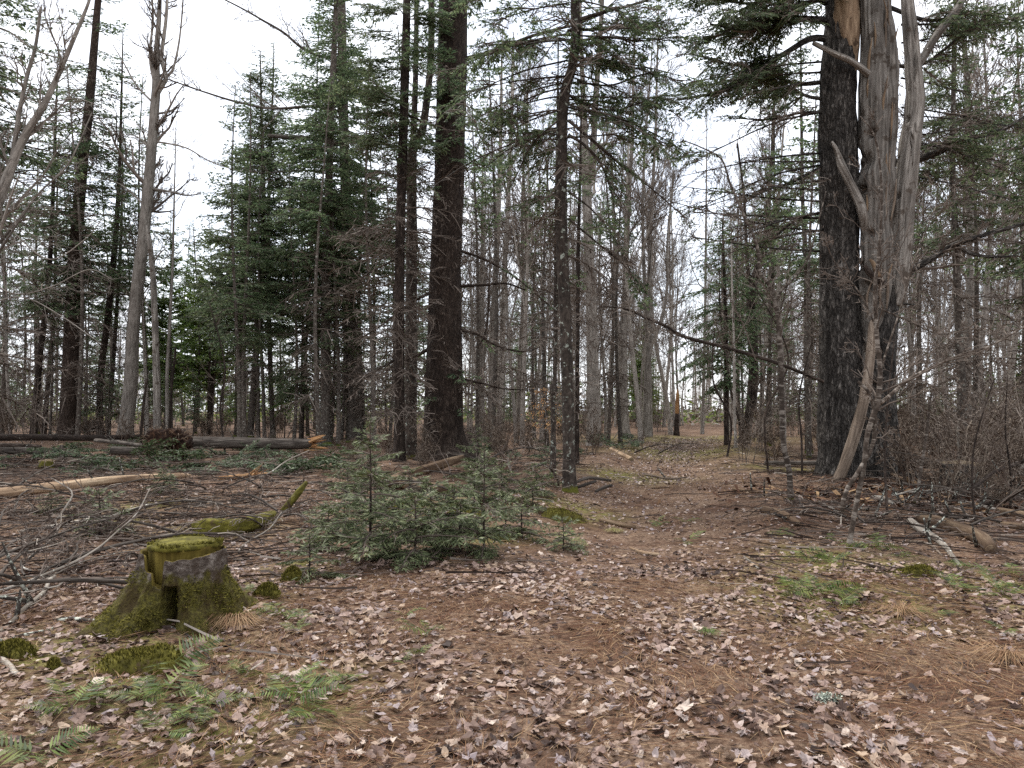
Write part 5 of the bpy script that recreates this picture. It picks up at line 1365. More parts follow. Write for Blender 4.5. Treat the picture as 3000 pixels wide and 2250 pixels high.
# ------------------------------------------------------------------ root ball
def root_ball():
    d = 23.6; c = PX(492, 1306, d); rng = np.random.default_rng(4)
    o = thing('root_ball', 'dark upturned root ball of the fallen trunk, earth and roots exposed', 'root ball', (c[0], c[1], float(gz(c[0], c[1]))))
    th, ph = np.meshgrid(np.linspace(0, 2 * pi, 56, endpoint=False), np.linspace(0, pi, 34))
    n = np.stack([np.sin(ph) * np.cos(th), np.sin(ph) * np.sin(th), np.cos(ph)], -1)
    r = 1 + .22 * noise(n[..., 0] * 2 + 3, n[..., 1] * 2, n[..., 2] * 2, 5) + .16 * noise(n[..., 0] * 6, n[..., 1] * 6, n[..., 2] * 6, 6) + .09 * noise(n[..., 0] * 14, n[..., 1] * 14, n[..., 2] * 14, 7)
    # hollow on the near right side
    hol = np.exp(-(((n[..., 0] - .45) / .33) ** 2 + ((n[..., 1] + .8) / .4) ** 2 + ((n[..., 2] + .25) / .5) ** 2))
    r = r - .5 * hol
    V = c + n * r[..., None] * [.72, .42, .52]
    V[..., 2] = np.maximum(V[..., 2], float(gz(c[0], c[1])) - .05)
    nn = 56; i, j = np.meshgrid(np.arange(33), np.arange(56), indexing='ij')
    a = i * nn + j; b = i * nn + (j + 1) % nn
    Fc = np.stack([np.stack([a, a + nn, b], -1), np.stack([b, a + nn, b + nn], -1)], 2).reshape(-1, 3)
    put(Geo().add(V.reshape(-1, 3), Fc, .5), 'earth', M['earth'], o, True)
    for k in range(46):
        a = rng.uniform(0, 2 * pi); e = rng.uniform(-.3, 1.2)
        dv = np.array([math.cos(a) * math.cos(e), -abs(math.sin(a)) * math.cos(e), math.sin(e)])
        s = c + dv * [.66, .4, .48]; L = rng.uniform(.12, .5)
        sag = np.array([rng.normal(0, .12), 0, -L * .5])
        G = Geo(); stem(G, [s - dv * .1, s + dv * L * .5, s + dv * L * .8 + sag], [rng.uniform(.008, .03), .008, .003], 5, .08, .1, k)
        put(G, 'root', M['brown_wood' if k % 3 else 'snag_bark'], o, True, True)
m, t, b, o_ = new_mat('earth with roots')
v_ = coords(t, None, (1, 1, 1)); n_ = tex(t, v_, 9, 8, .7)
t.links.new(ramp(t, [(.3, '#120c09'), (.5, '#2f2019'), (.68, '#59402f')], n_), b.inputs['Base Color']); bump(t, b, n_, 1, .08)
M['earth'] = m
root_ball()

# ------------------------------------------------------------------ stumps
def stump_mat():
    m, t, b, o_ = new_mat('mossy stump bark')
    v = coords(t, None, (1, 1, 1)); vs = coords(t, None, (1.6, 1.6, 2.6))
    pz = N(t, 'SeparateXYZ'); t.links.new(v, pz.inputs[0])
    n1 = tex(t, v, 9, 8, .7); n2 = tex(t, v, 55, 6, .7); n3 = tex(t, vs, 9, 9, .72)
    barkc = ramp(t, [(.3, '#241c17'), (.48, '#5a4f47'), (.6, '#857b72'), (.75, '#b3aba2')], n3)
    mossc = ramp(t, [(.25, '#26230e'), (.45, '#4a451a'), (.6, '#696228'), (.78, '#8d8446')], n2)
    hgt = maths(t, 'ADD', maths(t, 'MULTIPLY', pz.outputs['Z'], -2.4), maths(t, 'MULTIPLY', n1, 1.1))
    f = ramp(t, [(-0.0, (0, 0, 0, 1)), (.14, (.92, .92, .92, 1))], maths(t, 'ADD', hgt, .30))
    c = mixc(t, barkc, mossc, f)
    br = ramp(t, [(.47, (0, 0, 0, 1)), (.6, (.85, .85, .85, 1))], tex(t, v, 6, 6))
    c = mixc(t, c, '#3a2a1d', maths(t, 'MULTIPLY', br, .8))
    t.links.new(c, b.inputs['Base Color'])
    bump(t, b, maths(t, 'ADD', n2, n3), 1, .025)
    return m
M['stump'] = stump_mat()

def moss_fuzz(G, P, Nn, rng, L=.018, wd=.007):
    """little upright moss blades at points P with normals Nn"""
    D = unit(Nn + rng.normal(0, .5, P.shape) + [0, 0, .3])
    V, Fc = diamonds(P - D * .004, D, rng.uniform(.5, 1.3, len(P)) * L, np.full(len(P), wd), rng, up=rng.normal(size=P.shape))
    G.add(V, Fc, np.repeat(rng.uniform(0, 1, len(P)), 4))

def big_stump():
    d = 5.4; x0 = X(535, d); b = np.array([x0, d, float(gz(x0, d))]); rng = np.random.default_rng(12)
    o = thing('tree_stump', 'large mossy old tree stump with spreading roots and hollow notch', 'stump', b)
    H = .47; nt_, nz_ = 200, 72
    th = np.linspace(0, 2 * pi, nt_, endpoint=False)[None]; z = np.linspace(-.06, 1, nz_)[:, None]
    def ad(a): return (th - a + pi) % (2 * pi) - pi
    r = .305 - .03 * np.clip(z, 0, 1) + .0 * th
    for a, amp_, wd in ((-2.6, .26, .3), (-2.0, .2, .24), (-.95, .12, .28), (-.1, .12, .3), (1.0, .25, .4), (2.3, .3, .4), (3.1, .2, .3)):
        r = r + amp_ * np.exp(-(ad(a) / wd) ** 2) * np.clip(1 - z, 0, 1.1) ** 2.1
    r = r + .06 * np.clip(1 - z, 0, 1.1) ** 3
    # dark cleft between the two front roots, and a second lower one
    r = r - .34 * np.exp(-(ad(-1.48) / .17) ** 2) * np.clip(1.0 - np.abs(z - .22) / .40, 0, 1) ** .5
    r = r - .16 * np.exp(-(ad(-1.85) / .10) ** 2) * np.clip(1 - z / .28, 0, 1)
    r = r * (1 + .05 * noise(np.cos(th) * 3, np.sin(th) * 3, z * 3, 3) + .035 * noise(np.cos(th) * 9, np.sin(th) * 9, z * 7, 4) + .02 * noise(np.cos(th) * 22, np.sin(th) * 22, z * 18, 5) + .05 * noise(np.cos(th) * 11, np.sin(th) * 11, z * 1.5, 15) - .09 * np.clip(noise(np.cos(th) * 8, np.sin(th) * 8, z * 1.2, 16) - .4, 0, 1))
    # top rim: notch at the front left where a slab is missing, ragged elsewhere
    top = H * (1 - .015 * np.sin(th * 3) + .02 * noise(np.cos(th) * 6, np.sin(th) * 6, 0, 8) + .05 * np.sin(th) )
    notch = 1 / (1 + np.exp(-(.30 - np.abs(ad(-1.95))) * 60)); top = top - notch * (.14 + .04 * np.sign(ad(-1.95)) )
    zz = np.where(z > 0, z * top, z * H)
    V = np.stack([b[0] + r * np.cos(th), b[1] + r * np.sin(th), b[2] + zz + 0 * th], -1)
    # inner wall and hollow floor
    rows = [V.reshape(-1, 3)]
    rt = r[-1]; tp = top[0]
    for fr, dz in ((.95, .0), (.91, -.06), (.88, -.16), (.5, -.2), (.15, -.21)):
        rr = rt * fr * (1 + .04 * noise(np.cos(th[0]) * 5, np.sin(th[0]) * 5, fr * 9, 9))
        zf = np.minimum(tp, H * .98) + dz if dz > -.1 else np.full(nt_, H * .93 + dz)
        rows.append(np.stack([b[0] + rr * np.cos(th[0]), b[1] + rr * np.sin(th[0]), b[2] + np.minimum(zf, tp - .004 if dz <= -.1 else zf)], -1))
    Vall = np.concatenate(rows); nr = nz_ + 5
    i, j = np.meshgrid(np.arange(nr - 1), np.arange(nt_), indexing='ij')
    a = i * nt_ + j; c = i * nt_ + (j + 1) % nt_
    Fc = np.stack([np.stack([a, c, c + nt_], -1), np.stack([a, c + nt_, a + nt_], -1)], 2).reshape(-1, 3)
    outer = (i < nz_ - 1).reshape(-1).repeat(2)
    put(Geo().add(Vall, Fc, .5, np.where(outer, 0, 1), Vall - b), 'trunk', [M['stump'], M['inner_wood']], o, True, True)
    # rotten core standing a little higher than the bark, with a mossy lid
    G = Geo(); cc = b + [-.01, .045, 0]; CR = .23
    stem(G, [cc + [0, 0, .25], cc + [0, 0, .45], cc + [0, 0, H - .01], cc + [0, 0, H + .028]], [CR, CR, CR, CR * 1.03], 56, .02, .07, 12)
    put(G, 'rotten_core', M['inner_wood'], o, True, True)
    G = Geo(); stem(G, [cc + [0, 0, H + .015], cc + [0, 0, H + .045], cc + [0, 0, H + .055]], [CR * 1.02, CR * 1.03, CR * .85], 48, .02, .09, 31)
    put(G, 'mossy_lid', M['mossy_wood'], o, True, True)
    # moss tufts
    G = Geo(); n = 11000
    ti = rng.integers(0, nt_, n); zi = (rng.uniform(0, 1, n) ** 1.25 * (nz_ * .74)).astype(int) + 2
    zi = np.minimum(zi, nz_ - 2); Vg = Vall[:nz_ * nt_].reshape(nz_, nt_, 3)
    p = Vg[zi, ti] + rng.normal(0, .006, (n, 3))
    keep = (noise(p[:, 0] * 7, p[:, 1] * 7, p[:, 2] * 7, 44) + .5 * noise(p[:, 0] * 22, p[:, 1] * 22, p[:, 2] * 22, 45) > -.1 + (p[:, 2] - b[2]) * .95)
    p = p[keep]; nn = unit((p - b) * [1, 1, .25])
    moss_fuzz(G, p, nn, rng, .022, .009)
    a = rng.uniform(0, 2 * pi, 3600); rr = np.sqrt(rng.uniform(0, 1, 3600)) * .225 * (1 + .3 * noise(np.cos(a) * 2, np.sin(a) * 2, 0, 77))
    p = np.stack([cc[0] + rr * np.cos(a), cc[1] + rr * np.sin(a), np.full(3600, b[2] + H + .045)], -1)
    moss_fuzz(G, p, np.tile([0, 0, 1.], (len(p), 1)), rng, .022, .012)
    mo = put(G, 'moss', M['moss'], o); mo['kind'] = 'stuff'
M['inner_wood'] = bark('mossy rotten inner wood', ('#2a2110', '#5e5122', '#8a7a3c'), .15, 12, bmp=.015, lichen='#2a1d12', la=.58, ls=6)
big_stump()

def cut_stump(label, u, v, w_, h, mat, slope=0.0, moss=False, seed=1):
    p = GP(u, v); d = p[1]; r0 = W(w_, d) / 2
    o = thing('cut_stump', label, 'stump', p)
    G = Geo(); P, r = stem(G, [p - [0, 0, .1], p + [0, 0, h * .5], p + [0, 0, h]], [r0 * 1.12, r0 * 1.0, r0 * .97], 28, .04, .05, seed, .25, .12)
    put(G, 'trunk', M[mat], o, True, True)
    G = Geo(); stem(G, [p + [0, 0, h - .02], p + [slope, 0, h + .02]], [r0 * .97, r0 * .9], 40, .02, .22, seed + 4, nz=5)
    f = put(G, 'cut_face', M['cut_face'], o, False, True)
    return o
cut_stump('broad grey sawn stump behind the debris at right', 2812, 1432, 104, .47, 'pine_bark', seed=5)
cut_stump('small sawn stump with bright cut top behind the peeled log', 136, 1372, 40, .2, 'mossy_wood', seed=6)
cut_stump('thin upright sawn stub among the logs at left', 180, 1345, 13, .45, 'log_bark', seed=7)

# ------------------------------------------------------------------ mossy rock and moss cushions
def cushion(name, label, u0, u1, v0, v1, hgt, seed, cat='moss cushion', mat='mossy_wood', fuzz=2500):
    pc = GP((u0 + u1) / 2, v1 - (v1 - v0) * .3); d = pc[1]; a = W(u1 - u0, d) / 2; bb = a * .6; rng = np.random.default_rng(seed)
    o = thing(name, label, cat, pc)
    n1, n2 = 48, 14
    th = np.linspace(0, 2 * pi, n1, endpoint=False)[None]; s = np.linspace(0, 1, n2)[:, None]
    rr = s * (1 + .22 * noise(np.cos(th) * 1.7, np.sin(th) * 1.7, 0, seed))
    x = pc[0] + a * rr * np.cos(th); y = pc[1] + bb * rr * np.sin(th)
    z = gz(x, y) - .03 + (hgt + .03) * np.clip(1 - s ** 2.2, 0, 1) ** .8 * (1 + .35 * noise(x * 6, y * 6, 0, seed + 1))
    V = np.stack([x, y, z], -1)
    i, j = np.meshgrid(np.arange(n2 - 1), np.arange(n1), indexing='ij'); q = i * n1 + j; c = i * n1 + (j + 1) % n1
    Fc = np.stack([np.stack([q, q + n1, c], -1), np.stack([c, q + n1, c + n1], -1)], 2).reshape(-1, 3)
    Vf = V.reshape(-1, 3)
    put(Geo().add(Vf, Fc, .5, 0, Vf - pc), 'mound', M[mat], o, True, True)
    if fuzz:
        k = rng.integers(0, len(Vf), fuzz); p = Vf[k] + rng.normal(0, .3, (fuzz, 3)) * [a / n2, bb / n2, 0]
        G = Geo(); moss_fuzz(G, p, np.tile([0, 0, 1.], (fuzz, 1)), rng, .025, .010)
        put(G, 'moss', M['moss'], o)['kind'] = 'stuff'
cushion('mossy_rock', 'flat-topped mossy mound in front of the big stump', 280, 550, 1872, 1985, .13, 3, 'mossy rock')
cushion('moss_cushion', 'bright moss cushion at left photo edge', -60, 130, 1870, 1945, .06, 4)
cushion('moss_cushion', 'small round moss tuft left of the mossy mound', 130, 185, 1940, 1975, .04, 5, fuzz=800)
cushion('moss_cushion', 'grassy moss hummock right of the stump, the upper one', 820, 895, 1668, 1720, .12, 6, fuzz=1500)
cushion('moss_cushion', 'moss hummock right of the stump, over a dark hollow', 740, 830, 1715, 1765, .10, 7, fuzz=1500)
cushion('moss_cushion', 'long low moss cushion in front of the rotting log at right', 2610, 2760, 1655, 1690, .06, 8, fuzz=1500)
cushion('moss_cushion', 'moss cushion among fir saplings left of the lichened fir', 1580, 1720, 1478, 1540, .14, 9, fuzz=1800)
cushion('moss_cushion', 'yellow-green moss cushion under the fir saplings', 1440, 1500, 1545, 1600, .12, 10, fuzz=1200)
cushion('moss_cushion', 'moss cushion left of the rotting root hump', 1120, 1250, 1460, 1520, .15, 11, fuzz=1500)
cushion('moss_cushion', 'moss bank between thickest spruce and lichened fir', 1300, 1420, 1480, 1540, .14, 12, fuzz=1500)
# ------------------------------------------------------------------ young firs
rf_ = np.random.default_rng(55)
YB = [make_bough(L, rf_, s_, True, 1.0, wid=.014, sec_sp=.036, ter_sp=.03) for L, s_ in ((.16, 'fir'), (.28, 'fir'), (.42, 'fir'), (.42, 'hemlock'), (.6, 'fir'))]
def young_fir(h, wmax, n, rng):
    o = thing('young_fir', 'x', 'fir sapling')
    G = Geo(); P = np.array([[0, 0, -.03], [.01, 0, h * .5], [0, .01, h]])
    path, rad = stem(G, P, [.008 + .006 * h, .006 + .003 * h, .003], 7, .04, .03, int(h * 100))
    put(G, 'trunk', M['dark_bark'], o, True, True)
    C = Geo()
    for i in range(n):
        f = (i + rng.uniform(0, .8)) / n
        hh = h * (.08 + .9 * f); L = wmax * ((1 - f) ** .8 * .95 + .09) * rng.uniform(.65, 1.1)
        b = pick(YB, L, rng)
        place_bough(C, b, np.array([np.interp(hh, path[:, 2], path[:, c]) for c in range(2)] + [hh]), i * 2.4 + rng.normal(0, .3), -.05 + .75 * f ** 1.5 + rng.normal(0, .1), L / b['L'], rng.normal(0, .15))
    put(C, 'crown', [M['twig'], M['fir_young']], o)
    return o
YF = [young_fir(1.4, .72, 20, rf_), young_fir(.62, .72, 18, rf_), young_fir(.5, .48, 14, rf_)]
for k, (src, u, v, s, lab) in enumerate((
        (0, 1083, 1640, 1.0, 'tallest young fir of the cluster before the thickest spruce'), (1, 1215, 1642, 1.05, 'broad low young fir right of the tallest young fir'),
        (0, 1418, 1625, .82, 'young fir with bare lower stem at the trail side of the cluster'), (1, 1150, 1590, .9, 'low young fir tucked behind the tallest one'),
        (1, 1010, 1570, .8, 'young fir at the left end of the cluster'), (1, 1330, 1560, .95, 'young fir behind the one with the bare stem'), (2, 1480, 1560, .9, 'small fir at the right end of the cluster'),
        (2, 1650, 1615, .75, 'tiny bluish fir by the trail edge'), (2, 292, 1570, 1.15, 'seedling fir in the brush left of the stump'), (2, 905, 1690, .8, 'thin seedling fir between stump and fir cluster'),
        (1, 480, 1440, .7, 'seedling fir just below the peeled log'), (1, 150, 1505, .5, 'tiny seedling fir beneath the peeled log at left'), (0, 1085, 1415, .95, 'young fir behind the cluster, near the dark pair'), (2, 1560, 1500, .8, 'small fir left of the lichened fir foot'),
        (1, 960, 1610, .8, 'spreading low fir left of the tallest young fir'), (1, 1260, 1560, 1.0, 'spreading low fir behind the broad low one'), (1, 1390, 1500, .9, 'spreading low fir on the debris mound'), (1, 1100, 1500, 1.0, 'spreading low fir behind the left end of the cluster'),
        (2, 1350, 1620, 1.1, 'small fir before the one with the bare stem'), (1, 1470, 1480, .8, 'spreading low fir between mound and lichened fir'), (1, 1200, 1480, .9, 'spreading low fir at the foot of the debris mound'), (2, 1530, 1580, 1.0, 'small fir nearest the trail in front of the mound'),
        (1, 1020, 1450, .9, 'spreading low fir left of the mound, farther back'), (1, 1570, 1450, .8, 'spreading low fir just left of the lichened fir'), (1, 1290, 1610, .7, 'little fir in the middle of the cluster front'), (0, 1400, 1420, .9, 'young fir beside the thickest spruce foot'))):
    p = GP(u, v)
    if src not in FIRST:
        FIRST[src] = 1; o = YF[src]; o.location = tuple(p); o.scale = (s,) * 3
    else:
        o = copy_tree(YF[src], p, rf_.uniform(0, 6.3), s)
    o['label'] = lab; o['group'] = 'young firs'

# ------------------------------------------------------------------ felled fir boughs lying on the ground
FB = [make_bough(L, rf_, s_, True, 1.0, wid=.035) for L, s_ in ((1.2, 'fir'), (1.7, 'fir'), (2.2, 'spruce'))]
FBM = []
for b in FB:
    G = Geo(); G.add(b['V'], b['F'], b['t'], b['m'])
    FBM.append(G.mesh('fir_bough', [M['twig'], M['fir_cut']]))
def lay_boughs(n, u0, u1, v0, v1, label, group):
    for i in range(n):
        p = GP(rf_.uniform(u0, u1), rf_.uniform(v0, v1), rf_.uniform(.06, .3))
        o = link('fir_bough', FBM[rf_.integers(3)], None, p)
        o.rotation_euler = (rf_.normal(0, .25), rf_.normal(-.05, .15), rf_.uniform(0, 6.3)); s = rf_.uniform(.6, 1.1); o.scale = (s, s, s)
        tag(o, label, 'bough', group)
lay_boughs(30, 160, 450, 1322, 1385, 'cut green fir bough in the pile left of the root ball', 'cut boughs left of the root ball')
lay_boughs(8, -60, 130, 1345, 1390, 'cut green fir bough at left edge before the logs', 'cut boughs at left edge')
lay_boughs(40, 540, 960, 1318, 1390, 'cut green fir bough before the splintered fallen trunk', 'cut boughs before the fallen trunk')
lay_boughs(14, 1340, 1640, 1300, 1370, 'cut fir bough in the brush between thickest spruce and lichened fir', 'cut boughs behind the lichened fir')
lay_boughs(9, 1700, 1880, 1292, 1325, 'cut fir bough at the grey maple foot', 'cut boughs at the grey maple foot')

# ------------------------------------------------------------------ fallen bare branches: brush
def brush_branch(L, n, rng):
    o = thing('fallen_branch', 'x', 'branch')
    k = 9; t_ = np.linspace(0, 1, k)
    P = np.stack([L * t_, .08 * L * np.sin(t_ * 3 + rng.uniform(0, 3)), .04 + .10 * L * np.sin(t_ * pi) * rng.uniform(.2, 1)], -1) + np.cumsum(rng.normal(0, .012 * L, (k, 3)), 0) * [1, 1, .3]
    r = (.009 + .007 * L) * (1 - .75 * t_)
    V, Fc, bkc = tubes(P, r, 6); put(Geo().add(V, Fc, .6, 0, bkc), 'main_stem', M['log_bark' if rng.uniform() < .6 else 'dark_bark'], o, True, True)
    C = Geo()
    q, rq = grow(rng, P[None], r[None], n, .15, 1, .7, .38, wig=.25, k=5, rf=.55, flat=.6); q[..., 2] = np.maximum(q[..., 2], .01)
    V, Fc, _ = tubes(q, rq, 4); C.add(V, Fc, np.repeat(rng.uniform(.2, 1, len(q)), 20))
    q, rq = grow(rng, q, rq, 6, .15, 1, .7, .5, wig=.25, k=3, rf=.6, flat=.5, rmin=.003); q[..., 2] = np.maximum(q[..., 2], .01)
    V, Fc = ribbons(q, rq, rng); C.add(V, Fc, np.repeat(rng.uniform(.2, 1, len(q)), 6))
    put(C, 'side_twigs', M['twig_brush'], o)
    return o
BB = [brush_branch(1.0, 7, rf_), brush_branch(1.6, 9, rf_), brush_branch(2.2, 11, rf_), brush_branch(.7, 5, rf_), brush_branch(1.4, 8, rf_)]
BID = {}
def lay_brush(n, u0, u1, v0, v1, label, group, s0=.6, s1=1.1, up=.05):
    for i in range(n):
        u, v = rf_.uniform(u0, u1), 1200 + 1 / rf_.uniform(1 / (v1 - 1200), 1 / (v0 - 1200))
        p = GP(u, v, rf_.uniform(0, up)); src = BB[rf_.integers(len(BB))]; s = rf_.uniform(s0, s1)
        if src.name not in BID:
            BID[src.name] = 1; o = src; o.location = tuple(p)
        else:
            o = copy_tree(src, p)
        o.scale = (s, s, s); o.rotation_euler = (rf_.normal(0, .12), rf_.normal(-.05, .1), rf_.uniform(0, 6.3))
        o['label'] = label; o['group'] = group
lay_brush(40, -80, 400, 1500, 1770, 'thin bare fallen branch in the brush left of the stump', 'brush left of the stump', .5, 1.0, .12)
lay_brush(26, 350, 900, 1390, 1600, 'thin bare fallen branch between stump, peeled log and fir cluster', 'brush behind the stump')
lay_brush(22, -60, 650, 1330, 1450, 'bare fallen branch round the peeled log', 'brush round the peeled log')
lay_brush(30, -80, 1000, 1276, 1325, 'bare dead branch tangled among the fallen logs', 'brush among the fallen logs', .9, 1.6, .5)
lay_brush(22, 1340, 1640, 1285, 1380, 'bare dead branch in the pile behind the lichened fir', 'brush behind the lichened fir', .8, 1.4, .35)
lay_brush(12, 1700, 1960, 1285, 1340, 'bare dead branch by the grey maple foot', 'brush by the grey maple', .6, 1.1, .15)
lay_brush(14, 2330, 2700, 1400, 1560, 'bare fallen branch in the debris round the huge pine', 'brush round the huge pine', .4, .9, .08)
lay_brush(32, 2650, 3080, 1390, 1600, 'bare fallen branch in the tangle right of the huge pine', 'brush right of the huge pine', .5, 1.1, .3)
lay_brush(26, 950, 1620, 1380, 1560, 'bare fallen branch on the mound below the thickest spruce', 'brush below the thickest spruce', .5, 1.0, .3)

# ------------------------------------------------------------------ ferns
def frond(L, rng):
    G = Geo(); k = 9; t_ = np.linspace(0, 1, k)
    P = np.stack([L * t_ * (1 - .12 * t_), .04 * L * np.sin(t_ * 2.5), L * (.5 * t_ - .5 * t_ ** 2)], -1)
    V, Fc, _ = tubes(P, .0022 * (1 - .8 * t_), 3); G.add(V, Fc, .8)
    n = 16; s = np.linspace(.14, .98, n)
    for sd_ in (-1, 1):
        for s_ in s:
            p = np.array([np.interp(s_, t_, P[:, c]) for c in range(3)])
            l = L * .30 * math.sin(pi * min(1, s_ ** .62)) ** .9 * (1.15 - .5 * s_) + .008
            dv = unit(np.array([.45, sd_, -.12 + rng.normal(0, .12)]))
            pv = np.array([p]); tt = rng.uniform(0, 1)
            V, Fc = diamonds(pv, np.array([dv]), np.array([l]), np.array([L * .05 * (1.15 - .5 * s_)]), rng, tiltj=.25)
            V[1] = p + (V[1] - p) * .75; V[3] = p + (V[3] - p) * .75
            G.add(V, Fc, tt)
    return G.mesh('frond', M['fern'])
FR_ = [frond(.35, rf_), frond(.35, rf_), frond(.28, rf_)]
def fern(u, v, n, s, label, group=None, spread=2 * pi, a0=0., tilt=0.):
    p = GP(u, v, .015)
    o = thing('fern', label, 'fern', p, group)
    n = max(2, round(n * .7)); s = s * .92
    for i in range(n):
        f = link('frond', FR_[rf_.integers(3)], o, (rf_.normal(0, .015), rf_.normal(0, .015), 0))
        k = s * rf_.uniform(.7, 1.1)
        f.scale = (k, k, k * rf_.uniform(.5, 1.2)); f.rotation_euler = (rf_.normal(0, .3), rf_.normal(tilt - .15, .2), a0 + spread * (i + rf_.uniform(-.2, .2)) / n)
for u, v, n, s, lab in (
        (470, 1975, 3, 1.25, 'fern arching over the mossy mound by the stump'), (480, 2045, 7, 1.1, 'large fern clump in the leaves below the mossy mound'), (410, 2055, 5, .9, 'fern spreading left of the large fern clump'),
        (205, 2085, 7, 1.1, 'bright fern clump in the leaves at lower left'), (285, 2055, 4, .8, 'small fern touching the bright fern clump'), (120, 2225, 7, 1.1, 'fern clump in the bottom left corner'), (20, 2190, 5, .9, 'fern at the left edge of the photo, lowest'),
        (830, 1815, 6, 1.2, 'fern right of the stump on the leaves'), (725, 1738, 5, .9, 'small fern at the stump right foot'), (870, 1850, 5, .7, 'little pale fern below the one right of the stump'), (720, 1830, 4, .6, 'little fern beside the dry grass tuft'),
        (870, 2050, 7, 1.1, 'yellow-green fern patch in the leaves right of the large clump, upper left one'), (900, 2095, 5, .9, 'yellow-green fern patch right of the large clump, lower one'), (965, 1995, 6, .9, 'dark green fern right of the yellow-green patch'),
        (480, 2150, 6, .9, 'fern below the large fern clump in the litter'), (620, 2080, 6, .9, 'pale trampled fern fronds in the middle of the left leaves'), (560, 2105, 5, .8, 'pale trampled frond left of the middle one'), (700, 1985, 5, .6, 'tiny fern beside the pale stick'),
        (1180, 1812, 4, .8, 'lone bright fern in the needle litter, farther one'), (1245, 1862, 4, .9, 'lone bright fern in the needle litter, nearer one'), (1222, 1925, 4, .5, 'small fern sprig on the litter below the bright ones'), (1180, 1948, 3, .5, 'smallest fern sprig on the litter'),
        (1005, 2010, 4, .6, 'fern tip right of the dark green fern'),
        (2400, 1745, 9, 1.3, 'large low fern patch on the right of the trail'), (2330, 1738, 6, 1.1, 'fern at the trail side of the large patch'), (2460, 1770, 6, 1.0, 'fern at the outer side of the large patch'), (2360, 1640, 7, 1.1, 'darker fern behind the large patch'),
        (2420, 1655, 6, 1.1, 'fern behind the large patch, beside the double sapling'), (2555, 1610, 7, 1.1, 'bluish fern right of the double sapling foot'), (2560, 1580, 5, .9, 'small fern behind the bluish one'), (2810, 1722, 7, 1.1, 'yellow-green fern before the rotting log'),
        (2930, 1745, 7, 1.1, 'pale yellow fern at the right side'), (2990, 1690, 6, 1.0, 'fern at the right photo edge'), (2840, 1665, 5, .8, 'small dark fern beside the grey branch tip'), (2660, 1635, 5, .8, 'fern shadowed beside the moss cushion at right'),
        (2730, 1800, 5, .6, 'small fern in the dry grass at right'), (2940, 1855, 4, .6, 'tiny fern in the litter at far right'), (2010, 1530, 5, .9, 'fern in the trail middle distance, right one'), (1930, 1535, 6, .9, 'fern in the trail middle distance, left one'),
        (2300, 1570, 6, .9, 'fern beside the short brown log'), (2020, 1590, 4, .9, 'fern low on the trail edge'), (1590, 1425, 5, 1.1, 'fern at the thin dark pole foot'), (1660, 1590, 5, 1.2, 'fern by the tiny bluish fir'), (2450, 1590, 5, .8, 'fern behind the double sapling')):
    fern(u, v, n, s, lab, 'ferns on the forest floor', a0=rf_.uniform(0, 6.3))

# ------------------------------------------------------------------ leaves
HALF = [(0, 1.0), (.09, .74), (.25, .80), (.22, .47), (.5, .6), (.86, .62), (.66, .36), (.95, .12), (.6, .03), (.5, -.12), (.58, -.42), (.27, -.3)]
OUT = np.array(HALF + [(0, -.3)] + [(-x, y) for x, y in HALF[:0:-1]])
OUTS = np.array([(0, 1), (.3, .55), (.85, .55), (.6, .1), (.5, -.4), (0, -.3), (-.5, -.4), (-.6, .1), (-.85, .55), (-.3, .55)])
OVAL = np.array([(0, 1), (.3, .55), (.42, .05), (.33, -.5), (0, -.95), (-.33, -.5), (-.42, .05), (-.3, .55)])
def leaf_shape(out2, rng, petiole=True):
    n = len(out2)
    p = out2 * .78 + .22 * .72 * out2 / np.linalg.norm(out2, axis=1, keepdims=True)
    p = p * rng.uniform(.85, 1.15, (n, 1)) * [1, rng.uniform(.8, 1.05)]; p = np.vstack([p, [[0, .1]]])
    x, y = p[:, 0], p[:, 1]
    a = rng.uniform(0, pi); s = np.cos(a) * x + np.sin(a) * y
    z = rng.uniform(-.2, 1.1) * s ** 2 + rng.uniform(-.2, .35) * (np.sin(a) * x - np.cos(a) * y) ** 2 + rng.normal(0, .17, n + 1) + .3
    V = np.stack([x, y, z], 1)
    i = np.arange(n)
    Fc = np.stack([i, (i + 1) % n, np.full(n, n)], 1)
    if petiole:
        V = np.vstack([V, [[0, -.25, z[-1]], [.05, -.3, z[-1]], [rng.normal(0, .3), -1.1, z[-1] + rng.uniform(-.1, .3)]]])
        Fc = np.vstack([Fc, [[n + 1, n + 2, n + 3]]])
    return V, Fc
rz_ = np.random.default_rng(8)
def ragged(n): 
    a = np.sort(rz_.uniform(0, 2 * pi, n)); r = rz_.uniform(.5, 1.05, n)
    return np.stack([np.cos(a) * r * rz_.uniform(.55, .9), np.sin(a) * r], 1)
LS = [leaf_shape(OUT, rz_) for _ in range(8)] + [leaf_shape(OVAL, rz_) for _ in range(4)] + [leaf_shape(ragged(12), rz_, False) for _ in range(6)]
LSM = [Geo().add(V, Fc, .5).mesh('fallen_leaf', M['leaf']) for V, Fc in LS]
LSS = [leaf_shape(OUTS if i % 2 else ragged(8), rz_, False) for i in range(8)] + [leaf_shape(OVAL, rz_, False) for _ in range(4)]

def sample_floor(n, y0, y1, rng, side=.74, power=2):
    y = np.sqrt(rng.uniform(y0 * y0, y1 * y1, n))
    x = rng.uniform(-1, 1, n) * (side * y + .2)
    return x, y
def leaf_density(x, y):
    f = .8 + 1.2 * noise(x / .55, y / .55, 0, 61) + .4 * noise(x / 1.7, y / 1.7, 0, 62)
    f = f + np.where(x < -.9, .45, 0) * np.clip((7 - y) / 2, 0, 1)       # more leaves below the stump
    return np.clip(f, .06, 1)
bst = (X(535, 5.5), 5.5)
